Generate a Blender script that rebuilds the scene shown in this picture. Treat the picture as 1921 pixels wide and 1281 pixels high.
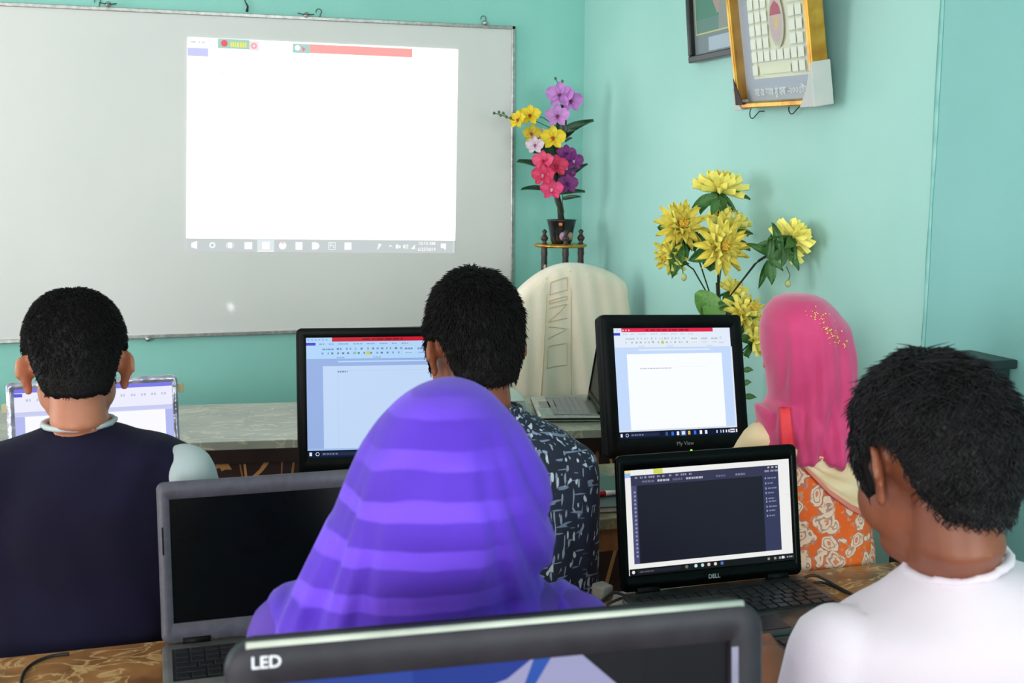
import bpy, bmesh, math, random
import numpy as np
from mathutils import Vector, Matrix, noise
from mathutils.bvhtree import BVHTree

for o in list(bpy.data.objects): bpy.data.objects.remove(o)
random.seed(7)
SC = bpy.context.scene
COL = SC.collection

# ------------------------------------------------------------------ camera
FPX = 2157.0; CAMH = 1.5
yaw, pit, rol = math.radians(17.3), math.radians(8.15), math.radians(.38)
CAM = Vector((0, 0, CAMH))
FH = Vector((math.sin(yaw), math.cos(yaw), 0)); RH = Vector((math.cos(yaw), -math.sin(yaw), 0)); ZZ = Vector((0, 0, 1))
CF = FH*math.cos(pit) - ZZ*math.sin(pit); CU0 = FH*math.sin(pit) + ZZ*math.cos(pit)
CR = RH*math.cos(rol) + CU0*math.sin(rol); CU = CU0*math.cos(rol) - RH*math.sin(rol)
def ray(x, y): return CF + CR*((x-960.5)/FPX) - CU*((y-640.5)/FPX)
def P(x, y, d): return CAM + ray(x, y)*d
def PZ(x, y, z):
    r = ray(x, y); return CAM + r*((z-CAMH)/r.z)
def PY(x, y, Y):
    r = ray(x, y); return CAM + r*(Y/r.y)
def PX(x, y, X):
    r = ray(x, y); return CAM + r*(X/r.x)
cd = bpy.data.cameras.new('camera'); cam = bpy.data.objects.new('camera', cd); COL.objects.link(cam)
cam.matrix_world = Matrix(((CR.x, CU.x, -CF.x, 0), (CR.y, CU.y, -CF.y, 0), (CR.z, CU.z, -CF.z, CAMH), (0, 0, 0, 1)))
cd.sensor_width = 36; cd.lens = FPX/1921*36; cd.clip_start = .02
cd.dof.use_dof = True; cd.dof.focus_distance = 2.75; cd.dof.aperture_fstop = 9.0
SC.camera = cam

# ------------------------------------------------------------------ world, light, exposure
SC.view_settings.view_transform = 'Standard'; SC.view_settings.look = 'None'
SC.view_settings.gamma = 1; SC.view_settings.use_curve_mapping = False
SC.view_settings.exposure = 0.0
W = bpy.data.worlds.new('sky'); SC.world = W; W.use_nodes = True
W.node_tree.nodes['Background'].inputs[0].default_value = (.75, .88, 1, 1)
W.node_tree.nodes['Background'].inputs[1].default_value = 1.0
LX, RX, BY, FY, CZ = -3.2, 1.747, -2.6, 4.62, 2.9          # room: left, right, back, front, ceiling
WINS = [('left', 2.2, 3.9, .9, 2.4), ('left', -.6, .9, .9, 2.4), ('back', -3.1, -1.6, .9, 2.4), ('back', .5, 1.62, .95, 2.3)]  # last back window is unseen, added for frontal light on towel and dress
def window_light(side, a, b, z0, z1, power, col):
    l = bpy.data.lights.new('daylight', 'AREA'); l.shape = 'RECTANGLE'; l.size = b-a; l.size_y = z1-z0
    l.energy = power; l.color = col
    o = bpy.data.objects.new('daylight', l); COL.objects.link(o)
    if side == 'left':
        o.location = (LX-.06, (a+b)/2, (z0+z1)/2); o.rotation_euler = (math.pi/2, 0, -math.pi/2)
    else:
        o.location = ((a+b)/2, BY-.06, (z0+z1)/2); o.rotation_euler = (math.pi/2, 0, math.pi)
        o.rotation_euler = (math.pi/2, 0, 0)
    return o
POW = [78, 20, 140, 92]
for (s, a, b, z0, z1), p in zip(WINS, POW):
    o = window_light(s, a, b, z0, z1, p, (.975, .99, 1))
    d = Vector((1, 0, 0)) if s == 'left' else Vector((0, 1, 0))
    o.rotation_euler = d.to_track_quat('-Z', 'Z').to_euler()

# ------------------------------------------------------------------ helpers
def lin(c):
    return tuple(((v/255)/12.92 if v/255 <= .04045 else ((v/255+.055)/1.055)**2.4) for v in c)
MATS = {}
def mat(name, c1, c2=None, scale=20, rough=.5, metal=0, bump=0, bscale=None, detail=3, stretch=None, spec=.5, coat=0, sheen=0, lo=.35, hi=.65, sub=0):
    """Principled material whose colour is a noise mix of c1 and c2 (sRGB 0-255)."""
    if name in MATS: return MATS[name]
    m = bpy.data.materials.new(name); m.use_nodes = True; nt = m.node_tree; N, L = nt.nodes, nt.links
    b = N['Principled BSDF']; b.inputs['Roughness'].default_value = rough; b.inputs['Metallic'].default_value = metal
    b.inputs['Specular IOR Level'].default_value = spec; b.inputs['Coat Weight'].default_value = coat
    b.inputs['Sheen Weight'].default_value = sheen
    if sub: b.inputs['Subsurface Weight'].default_value = sub; b.inputs['Subsurface Radius'].default_value = (.012, .005, .003)
    if c2 is None: c2 = tuple(min(255, v*.9+2) for v in c1)
    tc = N.new('ShaderNodeTexCoord'); mp = N.new('ShaderNodeMapping'); L.new(tc.outputs['Object'], mp.inputs[0])
    if stretch: mp.inputs['Scale'].default_value = stretch
    nz = N.new('ShaderNodeTexNoise'); nz.inputs['Scale'].default_value = scale; nz.inputs['Detail'].default_value = detail
    L.new(mp.outputs[0], nz.inputs['Vector'])
    r = N.new('ShaderNodeValToRGB'); r.color_ramp.elements[0].position = lo; r.color_ramp.elements[1].position = hi
    r.color_ramp.elements[0].color = (*lin(c1), 1); r.color_ramp.elements[1].color = (*lin(c2), 1)
    L.new(nz.outputs[0], r.inputs[0]); L.new(r.outputs[0], b.inputs['Base Color'])
    if bump:
        n2 = N.new('ShaderNodeTexNoise'); n2.inputs['Scale'].default_value = bscale or scale*4; n2.inputs['Detail'].default_value = 2
        L.new(mp.outputs[0], n2.inputs['Vector'])
        bp = N.new('ShaderNodeBump'); bp.inputs['Strength'].default_value = bump; bp.inputs['Distance'].default_value = .004
        L.new(n2.outputs[0], bp.inputs['Height']); L.new(bp.outputs[0], b.inputs['Normal'])
    MATS[name] = m; m['ramp'] = r.name
    return m
def nodes(m): return m.node_tree.nodes, m.node_tree.links, m.node_tree.nodes['Principled BSDF']
def emis(name, strength=1.0):
    if name in MATS: return MATS[name]
    m = bpy.data.materials.new(name); m.use_nodes = True; N, L, b = nodes(m)
    b.inputs['Base Color'].default_value = (.004, .004, .005, 1); b.inputs['Roughness'].default_value = .3; b.inputs['Specular IOR Level'].default_value = .15
    a = N.new('ShaderNodeAttribute'); a.attribute_name = 'col'
    L.new(a.outputs['Color'], b.inputs['Emission Color']); b.inputs['Emission Strength'].default_value = strength
    MATS[name] = m; return m
def vcol(name, rough=.6):
    """Printed surface: colour from the mesh's own colour attribute, with fine noise."""
    if name in MATS: return MATS[name]
    m = bpy.data.materials.new(name); m.use_nodes = True; N, L, b = nodes(m)
    b.inputs['Roughness'].default_value = rough
    a = N.new('ShaderNodeAttribute'); a.attribute_name = 'col'
    L.new(a.outputs['Color'], b.inputs['Base Color']); MATS[name] = m; return m

class MB:
    def __init__(s): s.v = []; s.f = []; s.c = []
    def add(s, v, f, col=None):
        n = len(s.v); s.v += [Vector(p) for p in v]; s.f += [tuple(i+n for i in q) for q in f]; s.c += [col]*len(f); return s
    def box(s, c, d, M=None):
        x, y, z = d[0]/2, d[1]/2, d[2]/2
        vs = [Vector((a*x, b*y, e*z)) for a in (-1, 1) for b in (-1, 1) for e in (-1, 1)]
        if M is not None: vs = [M @ p for p in vs]
        return s.add([p+Vector(c) for p in vs], [(0, 1, 3, 2), (4, 6, 7, 5), (0, 4, 5, 1), (2, 3, 7, 6), (0, 2, 6, 4), (1, 5, 7, 3)])
    def loft(s, rings, cap=True, closed=True):
        n = len(rings[0]); v = [p for r in rings for p in r]; f = []
        for i in range(len(rings)-1):
            for j in range(n if closed else n-1):
                k = (j+1) % n; f.append((i*n+j, i*n+k, (i+1)*n+k, (i+1)*n+j))
        if cap: f.append(tuple(range(n-1, -1, -1))); f.append(tuple((len(rings)-1)*n+j for j in range(n)))
        return s.add(v, f)
    def grid(s, rows): return s.loft(rows, cap=False, closed=False)
    def tube(s, pts, r, n=10, rnd=False):
        pts = [Vector(p) for p in pts]
        if not hasattr(r, '__len__'): r = [r]*len(pts)
        r = list(r)
        if rnd:
            a, b = (pts[0]-pts[1]).normalized(), (pts[-1]-pts[-2]).normalized()
            pre = [(pts[0]+a*r[0]*math.sin(t), r[0]*math.cos(t)) for t in (1.45, 1.0, .5)]
            post = [(pts[-1]+b*r[-1]*math.sin(t), r[-1]*math.cos(t)) for t in (.5, 1.0, 1.45)]
            pts = [p for p, _ in pre]+pts+[p for p, _ in post]; r = [q for _, q in pre]+r+[q for _, q in post]
        t0 = (pts[1]-pts[0]).normalized(); u = t0.orthogonal().normalized(); rings = []
        for i, p in enumerate(pts):
            t = (pts[min(i+1, len(pts)-1)]-pts[max(i-1, 0)]).normalized()
            u = (u-t*u.dot(t)).normalized(); w = t.cross(u)
            rings.append([p+(u*math.cos(2*math.pi*k/n)+w*math.sin(2*math.pi*k/n))*r[i] for k in range(n)])
        return s.loft(rings)
    def lathe(s, prof, n=24, o=(0, 0, 0), M=None):
        rings = []
        for r, z in prof:
            q = [Vector((max(r, 1e-4)*math.cos(2*math.pi*k/n), max(r, 1e-4)*math.sin(2*math.pi*k/n), z)) for k in range(n)]
            if M is not None: q = [M @ p for p in q]
            rings.append([p+Vector(o) for p in q])
        return s.loft(rings)
    def ell(s, c, r, M=None, nu=20, nv=14):
        rings = []
        for i in range(nv+1):
            a = -math.pi/2+math.pi*i/nv; ca = max(math.cos(a), .02)
            q = [Vector((r[0]*ca*math.cos(2*math.pi*k/nu), r[1]*ca*math.sin(2*math.pi*k/nu), r[2]*math.sin(a))) for k in range(nu)]
            if M is not None: q = [M @ p for p in q]
            rings.append([p+Vector(c) for p in q])
        return s.loft(rings)
    def xf(s, M): s.v = [M @ p for p in s.v]; return s
    def merge(s, o): return s.add(o.v, o.f)
MW = {}
def wmat(o):
    return MW.get(o.name, Matrix.Identity(4)) if o is not None else Matrix.Identity(4)
def finish(name, me, m, parent=None, smooth=True, bevel=0, solid=0, subsurf=0, world=False, loc=None, off=0):
    if world and parent is not None: me.transform(wmat(parent).inverted())
    if m is not None:
        me.materials.clear(); me.materials.append(m)
    if smooth: me.shade_smooth()
    o = bpy.data.objects.new(name, me); COL.objects.link(o)
    if parent is not None: o.parent = parent
    if loc is not None: o.location = loc
    MW[o.name] = wmat(parent) @ Matrix.Translation(o.location)
    if solid:
        d = o.modifiers.new('thickness', 'SOLIDIFY'); d.thickness = solid; d.offset = off
    if bevel:
        d = o.modifiers.new('bevel', 'BEVEL'); d.width = bevel; d.segments = 2; d.limit_method = 'ANGLE'
    if subsurf:
        d = o.modifiers.new('subsurf', 'SUBSURF'); d.levels = d.render_levels = subsurf
    return o
def tomesh(mb, name='m'):
    me = bpy.data.meshes.new(name); me.from_pydata([tuple(p) for p in mb.v], [], mb.f); me.update()
    if any(c is not None for c in mb.c):
        at = me.color_attributes.new('col', 'FLOAT_COLOR', 'CORNER')
        for p in me.polygons:
            c = mb.c[p.index] or (1, 1, 1)
            for li in p.loop_indices: at.data[li].color = (*c, 1)
    return me
def build(mb, name, m, parent=None, fix=True, **k):
    me = tomesh(mb, name)
    if fix:
        bm = bmesh.new(); bm.from_mesh(me); bmesh.ops.recalc_face_normals(bm, faces=bm.faces); bm.to_mesh(me); bm.free()
    return finish(name, me, m, parent, **k)
def flat(mb, name, m, parent=None, **k): k.setdefault('smooth', False); return build(mb, name, m, parent, **k)
def tag(o, label, cat, group=None, kind=None):
    if label: o['label'] = label
    if cat: o['category'] = cat
    if group: o['group'] = group
    if kind: o['kind'] = kind
    return o
def thing(name, label, cat, loc=(0, 0, 0), rz=0, group=None):
    o = bpy.data.objects.new(name, None); COL.objects.link(o); o.location = loc; o.rotation_euler = (0, 0, rz); o.empty_display_size = .1
    MW[o.name] = Matrix.Translation(Vector(loc)) @ Matrix.Rotation(rz, 4, 'Z')
    return tag(o, label, cat, group)
def struct(name, mb, m, parent=None, **k):
    o = flat(mb, name, m, parent, **k)
    if parent is None: o['kind'] = 'structure'
    return o
def inst(me, name, parent, M, m=None):
    o = bpy.data.objects.new(name, me); COL.objects.link(o); o.parent = parent; o.matrix_local = M
    MW[o.name] = wmat(parent) @ M
    return o
def remeshed(mb, voxel=.007, it=6, fac=.5):
    me = tomesh(mb); bm = bmesh.new(); bm.from_mesh(me); bmesh.ops.recalc_face_normals(bm, faces=bm.faces); bm.to_mesh(me); bm.free()
    o = bpy.data.objects.new('tmp', me); COL.objects.link(o)
    d = o.modifiers.new('r', 'REMESH'); d.mode = 'VOXEL'; d.voxel_size = voxel
    if it:
        d = o.modifiers.new('s', 'SMOOTH'); d.iterations = it; d.factor = fac
    dg = bpy.context.evaluated_depsgraph_get(); ev = o.evaluated_get(dg)
    out = bpy.data.meshes.new_from_object(ev); bpy.data.objects.remove(o); bpy.data.meshes.remove(me)
    return out
def displace(me, fn):
    n = len(me.vertices); co = np.empty(n*3); me.vertices.foreach_get('co', co); co = co.reshape(-1, 3)
    no = np.empty(n*3); me.vertices.foreach_get('normal', no); no = no.reshape(-1, 3)
    co += no*fn(co, no)[:, None]
    me.vertices.foreach_set('co', co.ravel()); me.update(); return me
_FC = {}
def text(s, size, bold=False):
    """Centred text outline as (verts, faces) in the XZ plane facing -Y."""
    cu = bpy.data.curves.new('t', 'FONT'); cu.body = s; cu.size = size; cu.align_x = 'CENTER'; cu.align_y = 'CENTER'; cu.resolution_u = 3
    if bold: cu.offset = size*.02
    o = bpy.data.objects.new('t', cu); COL.objects.link(o)
    me = bpy.data.meshes.new_from_object(o.evaluated_get(bpy.context.evaluated_depsgraph_get()))
    v = [Vector((p.co.x, 0, p.co.y)) for p in me.vertices]; f = [tuple(p.vertices) for p in me.polygons]
    bpy.data.objects.remove(o); bpy.data.curves.remove(cu); bpy.data.meshes.remove(me)
    return v, f
def c8(*c): return lin(c)
class UI(MB):
    """Flat picture of a screen: quads at u,v from the top-left of a w x h sheet in the XZ plane facing -Y."""
    def __init__(s, w, h, mapf=None): super().__init__(); s.w, s.h, s.k = w, h, 0; s.mapf = mapf or (lambda u, v: Vector(((u-.5)*w, 0, (.5-v)*h)))
    def off(s): s.k += 1; return Vector((0, -.00004*s.k, 0))
    def r(s, u0, v0, u1, v1, c, lay=None):
        o = s.off(); q = [s.mapf(u0, v1)+o, s.mapf(u1, v1)+o, s.mapf(u1, v0)+o, s.mapf(u0, v0)+o]
        s.add(q, [(0, 1, 2, 3)], lin(c)); return s
    def disc(s, u, v, ru, c, n=14, asp=None, r0=0):
        o = s.off(); a = asp or s.w/s.h
        p = [s.mapf(u+ru*math.cos(2*math.pi*k/n), v+ru*a*math.sin(2*math.pi*k/n))+o for k in range(n)]
        if r0:
            q = [s.mapf(u+r0*math.cos(2*math.pi*k/n), v+r0*a*math.sin(2*math.pi*k/n))+o for k in range(n)]
            s.add(p+q, [(k, (k+1) % n, n+(k+1) % n, n+k) for k in range(n)], lin(c))
        else: s.add(p, [tuple(range(n))], lin(c))
        return s
    def poly(s, pts, c):
        o = s.off(); s.add([s.mapf(u, v)+o for u, v in pts], [tuple(range(len(pts)))], lin(c)); return s
    def t(s, txt, u, v, hv, c, bold=False):
        o = s.off(); vs, fs = text(txt, hv*s.h*1.35, bold)
        s.add([s.mapf(u+p.x/s.w, v-p.z/s.h)+o for p in vs], fs, lin(c)); return s
    def words(s, u0, v, u1, hv, c, wmin=.006, wmax=.02, gap=.004, seed=0):
        R = random.Random(seed); u = u0
        while u < u1:
            w = R.uniform(wmin, wmax); s.r(u, v-hv/2, min(u+w, u1), v+hv/2, c); u += w+gap+R.uniform(0, gap)
        return s

# ------------------------------------------------------------------ materials for the setting
M_front = mat('paint_teal_front', (140, 205, 193), (146, 209, 199), 3, .55, bump=.08, bscale=60)
M_right = mat('paint_teal_right', (176, 223, 215), (168, 217, 209), 2.2, .55, bump=.12, bscale=45)
M_white = mat('ceiling_paint', (238, 238, 232), (228, 229, 224), 3, .8)
M_cream = mat('cream_distemper', (236, 228, 216), (228, 220, 208), 3, .8)  # pale tone picked for unseen walls to neutralise green bounce and brighten the room
M_floor = mat('cement_floor', (120, 112, 104), (96, 92, 88), 6, .6, bump=.1)
M_wood = mat('dark_wood', (98, 58, 34), (60, 34, 22), 9, .45, stretch=(1, 1, 8), bump=.1)
M_brownwood = mat('table_wood', (150, 98, 58), (106, 64, 38), 7, .5, stretch=(6, 6, 1), bump=.15)
M_black = mat('black_plastic', (15, 18, 19), (11, 13, 14), 30, .45, spec=.12)
M_gloss = mat('black_gloss', (6, 10, 11), (5, 7, 8), 20, .25, spec=.08)
M_steel = mat('brushed_steel', (190, 190, 186), (160, 160, 158), 60, .3, metal=.9)
M_grey = mat('grey_plastic', (78, 76, 84), (66, 64, 72), 40, .5, bump=.05)
M_silver = mat('silver_plastic', (158, 156, 160), (140, 138, 142), 50, .4, metal=.3)

def marble(name, base, dark, vein, scale, vscale, rough, stretch=(1, 1, 1), vw=.035, coat=.2):
    m = mat(name, base, dark, scale, rough, coat=coat, stretch=stretch)
    N, L, b = nodes(m); mp = [n for n in N if n.type == 'MAPPING'][0]; ramp = [n for n in N if n.type == 'VALTORGB'][0]
    nz = N.new('ShaderNodeTexNoise'); nz.inputs['Scale'].default_value = vscale; nz.inputs['Detail'].default_value = 4; nz.inputs['Distortion'].default_value = 1.4
    L.new(mp.outputs[0], nz.inputs['Vector'])
    a = N.new('ShaderNodeMath'); a.operation = 'SUBTRACT'; a.inputs[1].default_value = .5; L.new(nz.outputs[0], a.inputs[0])
    ab = N.new('ShaderNodeMath'); ab.operation = 'ABSOLUTE'; L.new(a.outputs[0], ab.inputs[0])
    r = N.new('ShaderNodeValToRGB'); r.color_ramp.elements[0].position = 0; r.color_ramp.elements[0].color = (1, 1, 1, 1)
    r.color_ramp.elements[1].position = vw; r.color_ramp.elements[1].color = (0, 0, 0, 1); L.new(ab.outputs[0], r.inputs[0])
    mx = N.new('ShaderNodeMix'); mx.data_type = 'RGBA'; L.new(r.outputs[0], mx.inputs[0]); L.new(ramp.outputs[0], mx.inputs[6])
    mx.inputs[7].default_value = (*lin(vein), 1); L.new(mx.outputs[2], b.inputs['Base Color'])
    return m
M_desktop = marble('grey_marble_laminate', (158, 158, 146), (138, 140, 130), (196, 190, 164), 5, 7, .3, (1, 2.2, 1), .03)
M_brownmar = marble('brown_marble_laminate', (172, 120, 72), (112, 72, 42), (206, 168, 114), 9, 12, .4, (1, 1.3, 1), .045)
M_row1 = marble('tan_green_laminate', (124, 116, 86), (104, 92, 70), (160, 140, 110), 8, 12, .35, (1, 1, 1), .04)

# ------------------------------------------------------------------ room shell
struct('floor', MB().box(((LX+RX)/2, (BY+FY)/2, -.05), (RX-LX+.4, FY-BY+.4, .1)), M_floor)
struct('ceiling', MB().box(((LX+RX)/2, (BY+FY)/2, CZ+.05), (RX-LX+.4, FY-BY+.4, .1)), M_white)
struct('wall_front', MB().box(((LX+RX)/2, FY+.075, CZ/2), (RX-LX+.3, .15, CZ)), M_front)
def wall_with_holes(name, side, fixed, a0, a1, holes, m):
    mb = MB(); t = .15; cur = a0
    def seg(p, q, z0, z1):
        if q-p < .01 or z1-z0 < .01: return
        if side == 'x': mb.box((fixed, (p+q)/2, (z0+z1)/2), (t, q-p, z1-z0))
        else: mb.box(((p+q)/2, fixed, (z0+z1)/2), (q-p, t, z1-z0))
    for a, b, z0, z1 in sorted(holes):
        seg(cur, a, 0, CZ); seg(a, b, 0, z0); seg(a, b, z1, CZ); cur = b
    seg(cur, a1, 0, CZ); return struct(name, mb, m)
wall_with_holes('wall_left', 'x', LX-.075, BY, FY, [w[1:] for w in WINS if w[0] == 'left'], M_cream)
wall_with_holes('wall_back', 'y', BY-.075, LX, RX, [w[1:] for w in WINS if w[0] == 'back'], M_cream)
wr = struct('wall_right', MB().box((RX+.075, (2.305+FY)/2, CZ/2), (.15, FY-2.305, CZ)), M_right)
M_right2 = mat('paint_teal_pillar', (142, 202, 198), (136, 197, 193), 2.2, .55, bump=.12, bscale=45)  # darker, bluer teal for the stretch of right wall before the seam
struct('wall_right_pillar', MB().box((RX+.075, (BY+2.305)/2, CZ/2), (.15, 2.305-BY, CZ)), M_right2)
M_seam = mat('seam_paint', (122, 190, 184), (150, 208, 200), 22, .6, bump=.3)
mb = MB(); zz = [.0+.12*i for i in range(25)]
R = random.Random(3)
mb.grid([[Vector((RX-.0012, 2.305-.004-R.uniform(0, .006), z)), Vector((RX-.0025, 2.305, z)), Vector((RX-.0012, 2.305+.003+R.uniform(0, .006), z))] for z in zz])
build(mb, 'plaster_seam', M_seam, wr, solid=.001)
M_frame = mat('window_frame_paint', (86, 120, 110), (70, 100, 92), 10, .5)
for i, (s, a, b, z0, z1) in enumerate(WINS):
    mb = MB(); t = .05
    def bar(p, q, e0, e1):
        if s == 'left': mb.box((LX-.03, (p+q)/2, (e0+e1)/2), (.06, q-p, e1-e0))
        else: mb.box(((p+q)/2, BY-.03, (e0+e1)/2), (q-p, .06, e1-e0))
    bar(a, a+t, z0, z1); bar(b-t, b, z0, z1); bar(a, b, z0, z0+t); bar(a, b, z1-t, z1); bar((a+b)/2-.02, (a+b)/2+.02, z0, z1)
    struct('window_%d' % (i+1), mb, M_frame)

# ------------------------------------------------------------------ whiteboard, hooks, projected picture
BYF = 4.6
wb = thing('whiteboard', 'large glossy white marker board with thin metal frame on the teal wall', 'whiteboard', (0.2, FY, .875))
def wpart(mb, name, m, parent, **k): return flat(mb, name, m, parent, world=True, **k)
M_board = mat('board_enamel', (222, 220, 218), (218, 217, 215), 2, .5, spec=.3, coat=.35)
nodes(M_board)[2].inputs['Coat Roughness'].default_value = .06
wpart(MB().box((.2, BYF+.01, 1.491), (2.46, .018, 1.22)), 'board_panel', M_board, wb)
for nm, c, d in (('frame_rail', (.2, BYF+.006, 2.1), (2.474, .026, .014)), ('frame_rail', (.2, BYF+.006, .882), (2.474, .026, .014)),
                 ('frame_rail', (1.430, BYF+.006, 1.491), (.014, .026, 1.232)), ('frame_rail', (-1.03, BYF+.006, 1.491), (.014, .026, 1.232))):
    wpart(MB().box(c, d), nm, M_steel, wb, bevel=.002)
for x, y in ((203, 8), (575, 28), (910, 43), (278, 636)):
    p = PY(x, y, BYF-.012); wpart(MB().ell(p, (.011, .011, .011)), 'stud', M_steel, wb, smooth=True)
M_wire = mat('black_wire', (20, 20, 24), (30, 30, 34), 50, .5)
def hook(p, label, right=RH, r=.011):
    """small wire cup hook screwed into the wall"""
    pts = []
    for k in range(10):
        a = math.radians(200-260*k/9); pts.append(p+right*(r*math.cos(a))+ZZ*(r*math.sin(a)))
    last = pts[-1]; pts += [last+Vector((0, 0, -.006)), last+right*(-.004)+Vector((0, 0, -.012))]
    o = build(MB().tube(pts, .0013, 6), 'cup_hook', M_wire)
    tag(o, label, 'hook'); return o
for (x, y), l in zip(((183, 3), (598, 22), (907, 35)), ('small wire hook over the whiteboard edge above its bare grey end',
        'small wire hook over the whiteboard above the projected picture', 'small wire hook by the whiteboard corner nearest the orchid')):
    p = PY(x, y, FY-.003); o = hook(p, l, Vector((1, 0, 0)))
for (x, y), c in (((575, 28), 0), ((203, 8), 1)):
    p = PY(x, y, BYF-.02); q = build(MB().tube([p+Vector((-.032, .004, .006)), p+Vector((-.012, -.002, .001)), p+Vector((.012, -.002, .001)), p+Vector((.03, .004, .004))], .0018, 6), 'tie_wire', M_wire, wb, world=True)
a, b = PY(466, -60, FY-.006), PY(465, 22, FY-.008)
o = build(MB().tube([a, a.lerp(b, .5)+Vector((.006, 0, 0)), a.lerp(b, .75)+Vector((-.012, 0, 0)), b+Vector((0, 0, .02)), b+Vector((-.004, 0, 0))], [.002, .002, .002, .0035, .005], 6), 'hanging_wire', M_wire)
tag(o, 'short black twisted wire hanging down to the whiteboard top', 'wire')

cor = [PY(352, 70, BYF), PY(859, 93, BYF), PY(853, 475, BYF), PY(350, 472, BYF)]
def projmap(u, v):
    return (cor[0]*(1-u)+cor[1]*u)*(1-v)+(cor[3]*(1-u)+cor[2]*u)*v + Vector((0, -.0012, 0))
g = UI(1.06, .8, projmap)
g.r(0, 0, 1, .936, (255, 255, 255)); g.c[-1] = (2.3, 2.36, 2.4); g.r(0, .936, 1, 1, (200, 207, 208))
g.r(.105, 0, .217, .044, (168, 214, 196)); g.disc(.128, .02, .012, (240, 96, 110)); g.words(.15, .024, .208, .022, (246, 240, 90), .004, .008, .002, 4)
g.r(.217, .004, .25, .048, (255, 226, 228)); g.disc(.233, .026, .010, (240, 150, 160), r0=.006)
g.r(.372, .006, .435, .05, (176, 214, 205)); g.disc(.39, .026, .010, (255, 255, 255)); g.poly([(.405, .018), (.42, .03), (.41, .044)], (244, 130, 140))
g.r(.435, .006, .822, .048, (252, 172, 168)); g.r(0, .046, .072, .085, (206, 208, 250)); g.words(.01, .02, .06, .012, (225, 225, 235), seed=2)
for u, v in ((.12, .15), (.23, .152), (.37, .155), (.4, .152), (.21, .195), (.52, .13), (.54, .13), (.985, .115), (.94, .16)): g.r(u, v, u+.006, v+.01, (236, 236, 236))
wht = (255, 255, 255); vy = .968
g.poly([(.016, vy-.01), (.037, vy-.02), (.037, vy+.018), (.016, vy+.012)], wht)
g.disc(.09, vy, .011, wht, r0=.006); g.r(.144, vy-.014, .16, vy+.014, wht); g.r(.139, vy-.01, .141, vy+.01, wht); g.r(.163, vy-.01, .165, vy+.01, wht)
g.r(.204, vy-.016, .232, vy+.018, wht); g.r(.25, vy-.035, .311, vy+.025, (226, 234, 238)); g.r(.25, vy+.025, .311, vy+.03, wht)
g.r(.267, vy-.018, .295, vy+.018, wht); g.disc(.342, vy, .014, wht); g.poly([(.334, vy-.019), (.35, vy-.019), (.342, vy-.006)], (250, 205, 200))
g.r(.389, vy-.018, .415, vy+.02, wht); g.r(.45, vy-.018, .465, vy+.018, wht); g.disc(.465, vy, .0128, wht)
g.r(.511, vy-.018, .538, vy+.018, wht); g.r(.513, vy-.015, .536, vy+.015, (196, 206, 207)); g.t('Ps', .5245, vy, .022, wht)
g.r(.571, vy-.018, .598, vy+.018, wht)
g.disc(.705, vy-.006, .006, wht); g.poly([(.694, vy+.018), (.7, vy-.002), (.706, vy+.006)], wht)
g.poly([(.738, vy+.006), (.747, vy-.01), (.756, vy+.006), (.747, vy-.002)], wht); g.r(.767, vy-.01, .777, vy+.01, wht); g.r(.779, vy-.006, .786, vy+.008, wht)
g.poly([(.795, vy-.004), (.803, vy-.012), (.803, vy+.012), (.795, vy+.004)], wht); g.r(.806, vy-.01, .809, vy+.01, wht); g.r(.812, vy-.012, .815, vy+.012, wht)
g.poly([(.826, vy+.012), (.842, vy-.012), (.842, vy+.012)], wht); g.t('10:10 AM', .888, vy-.016, .017, wht, True); g.t('6/25/2019', .888, vy+.014, .017, wht, True)
g.r(.943, vy-.017, .964, vy+.006, wht); g.poly([(.953, vy+.006), (.964, vy+.006), (.962, vy+.018)], wht); g.r(.993, .937, .9945, .995, (240, 246, 248))
pi = flat(g, 'projected_picture', emis('projector_light', 1.0), fix=False)
tag(pi, 'bright projected computer desktop window on the whiteboard with a taskbar below', 'projection')

# ------------------------------------------------------------------ tables, desks, benches
def table(name, label, x0, x1, y0, y1, h, mtop, mleg, cat='table', th=.028, apron=.06, legs=None, loc=None, rz=0, leg=.045):
    cx, cy = (x0+x1)/2, (y0+y1)/2; w, d = x1-x0, y1-y0
    t = thing(name, label, cat, (cx, cy, 0) if loc is None else loc, rz)
    flat(MB().box((0, 0, h-th/2), (w, d, th)), 'tabletop', mtop, t, bevel=.003)
    if apron:
        for s in (-1, 1):
            flat(MB().box((0, s*(d/2-.035), h-th-apron/2), (w-.06, .022, apron)), 'apron', mleg, t, bevel=.002)
            flat(MB().box((s*(w/2-.04), 0, h-th-apron/2), (.022, d-.1, apron)), 'apron', mleg, t, bevel=.002)
    for lx in (legs or (-w/2+.05, w/2-.05)):
        for s in (-1, 1): flat(MB().box((lx, s*(d/2-.045), (h-th)/2), (leg, leg, h-th)), 'leg', mleg, t, bevel=.003)
    return t
# teacher's desk, turned a little from the wall
DR = math.radians(-7.4)
fr = Vector((1.42, 3.127, 0)); ux = Vector((math.cos(DR), math.sin(DR), 0)); uy = Vector((-math.sin(DR), math.cos(DR), 0))
dw, dd = 2.3, .56
dc = fr - ux*(dw/2) + uy*(dd/2)
desk = thing('teacher_desk', 'long desk with grey veined laminate top and brown leaf print front below the whiteboard', 'desk', (dc.x, dc.y, 0), DR)
flat(MB().box((0, 0, .7375), (dw, dd, .025)), 'desktop', M_desktop, desk, bevel=.002)
M_dkbr = mat('dark_brown_edge', (44, 24, 20), (30, 17, 15), 12, .4)
flat(MB().box((0, -dd/2+.012, .705), (dw-.01, .02, .04)), 'front_rail', M_dkbr, desk)
M_print = mat('brown_vinyl', (58, 30, 24), (40, 22, 20), 5, .45)
fp = flat(MB().box((0, -dd/2+.022, .345), (dw-.02, .018, .68)), 'front_panel', M_print, desk)
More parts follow.
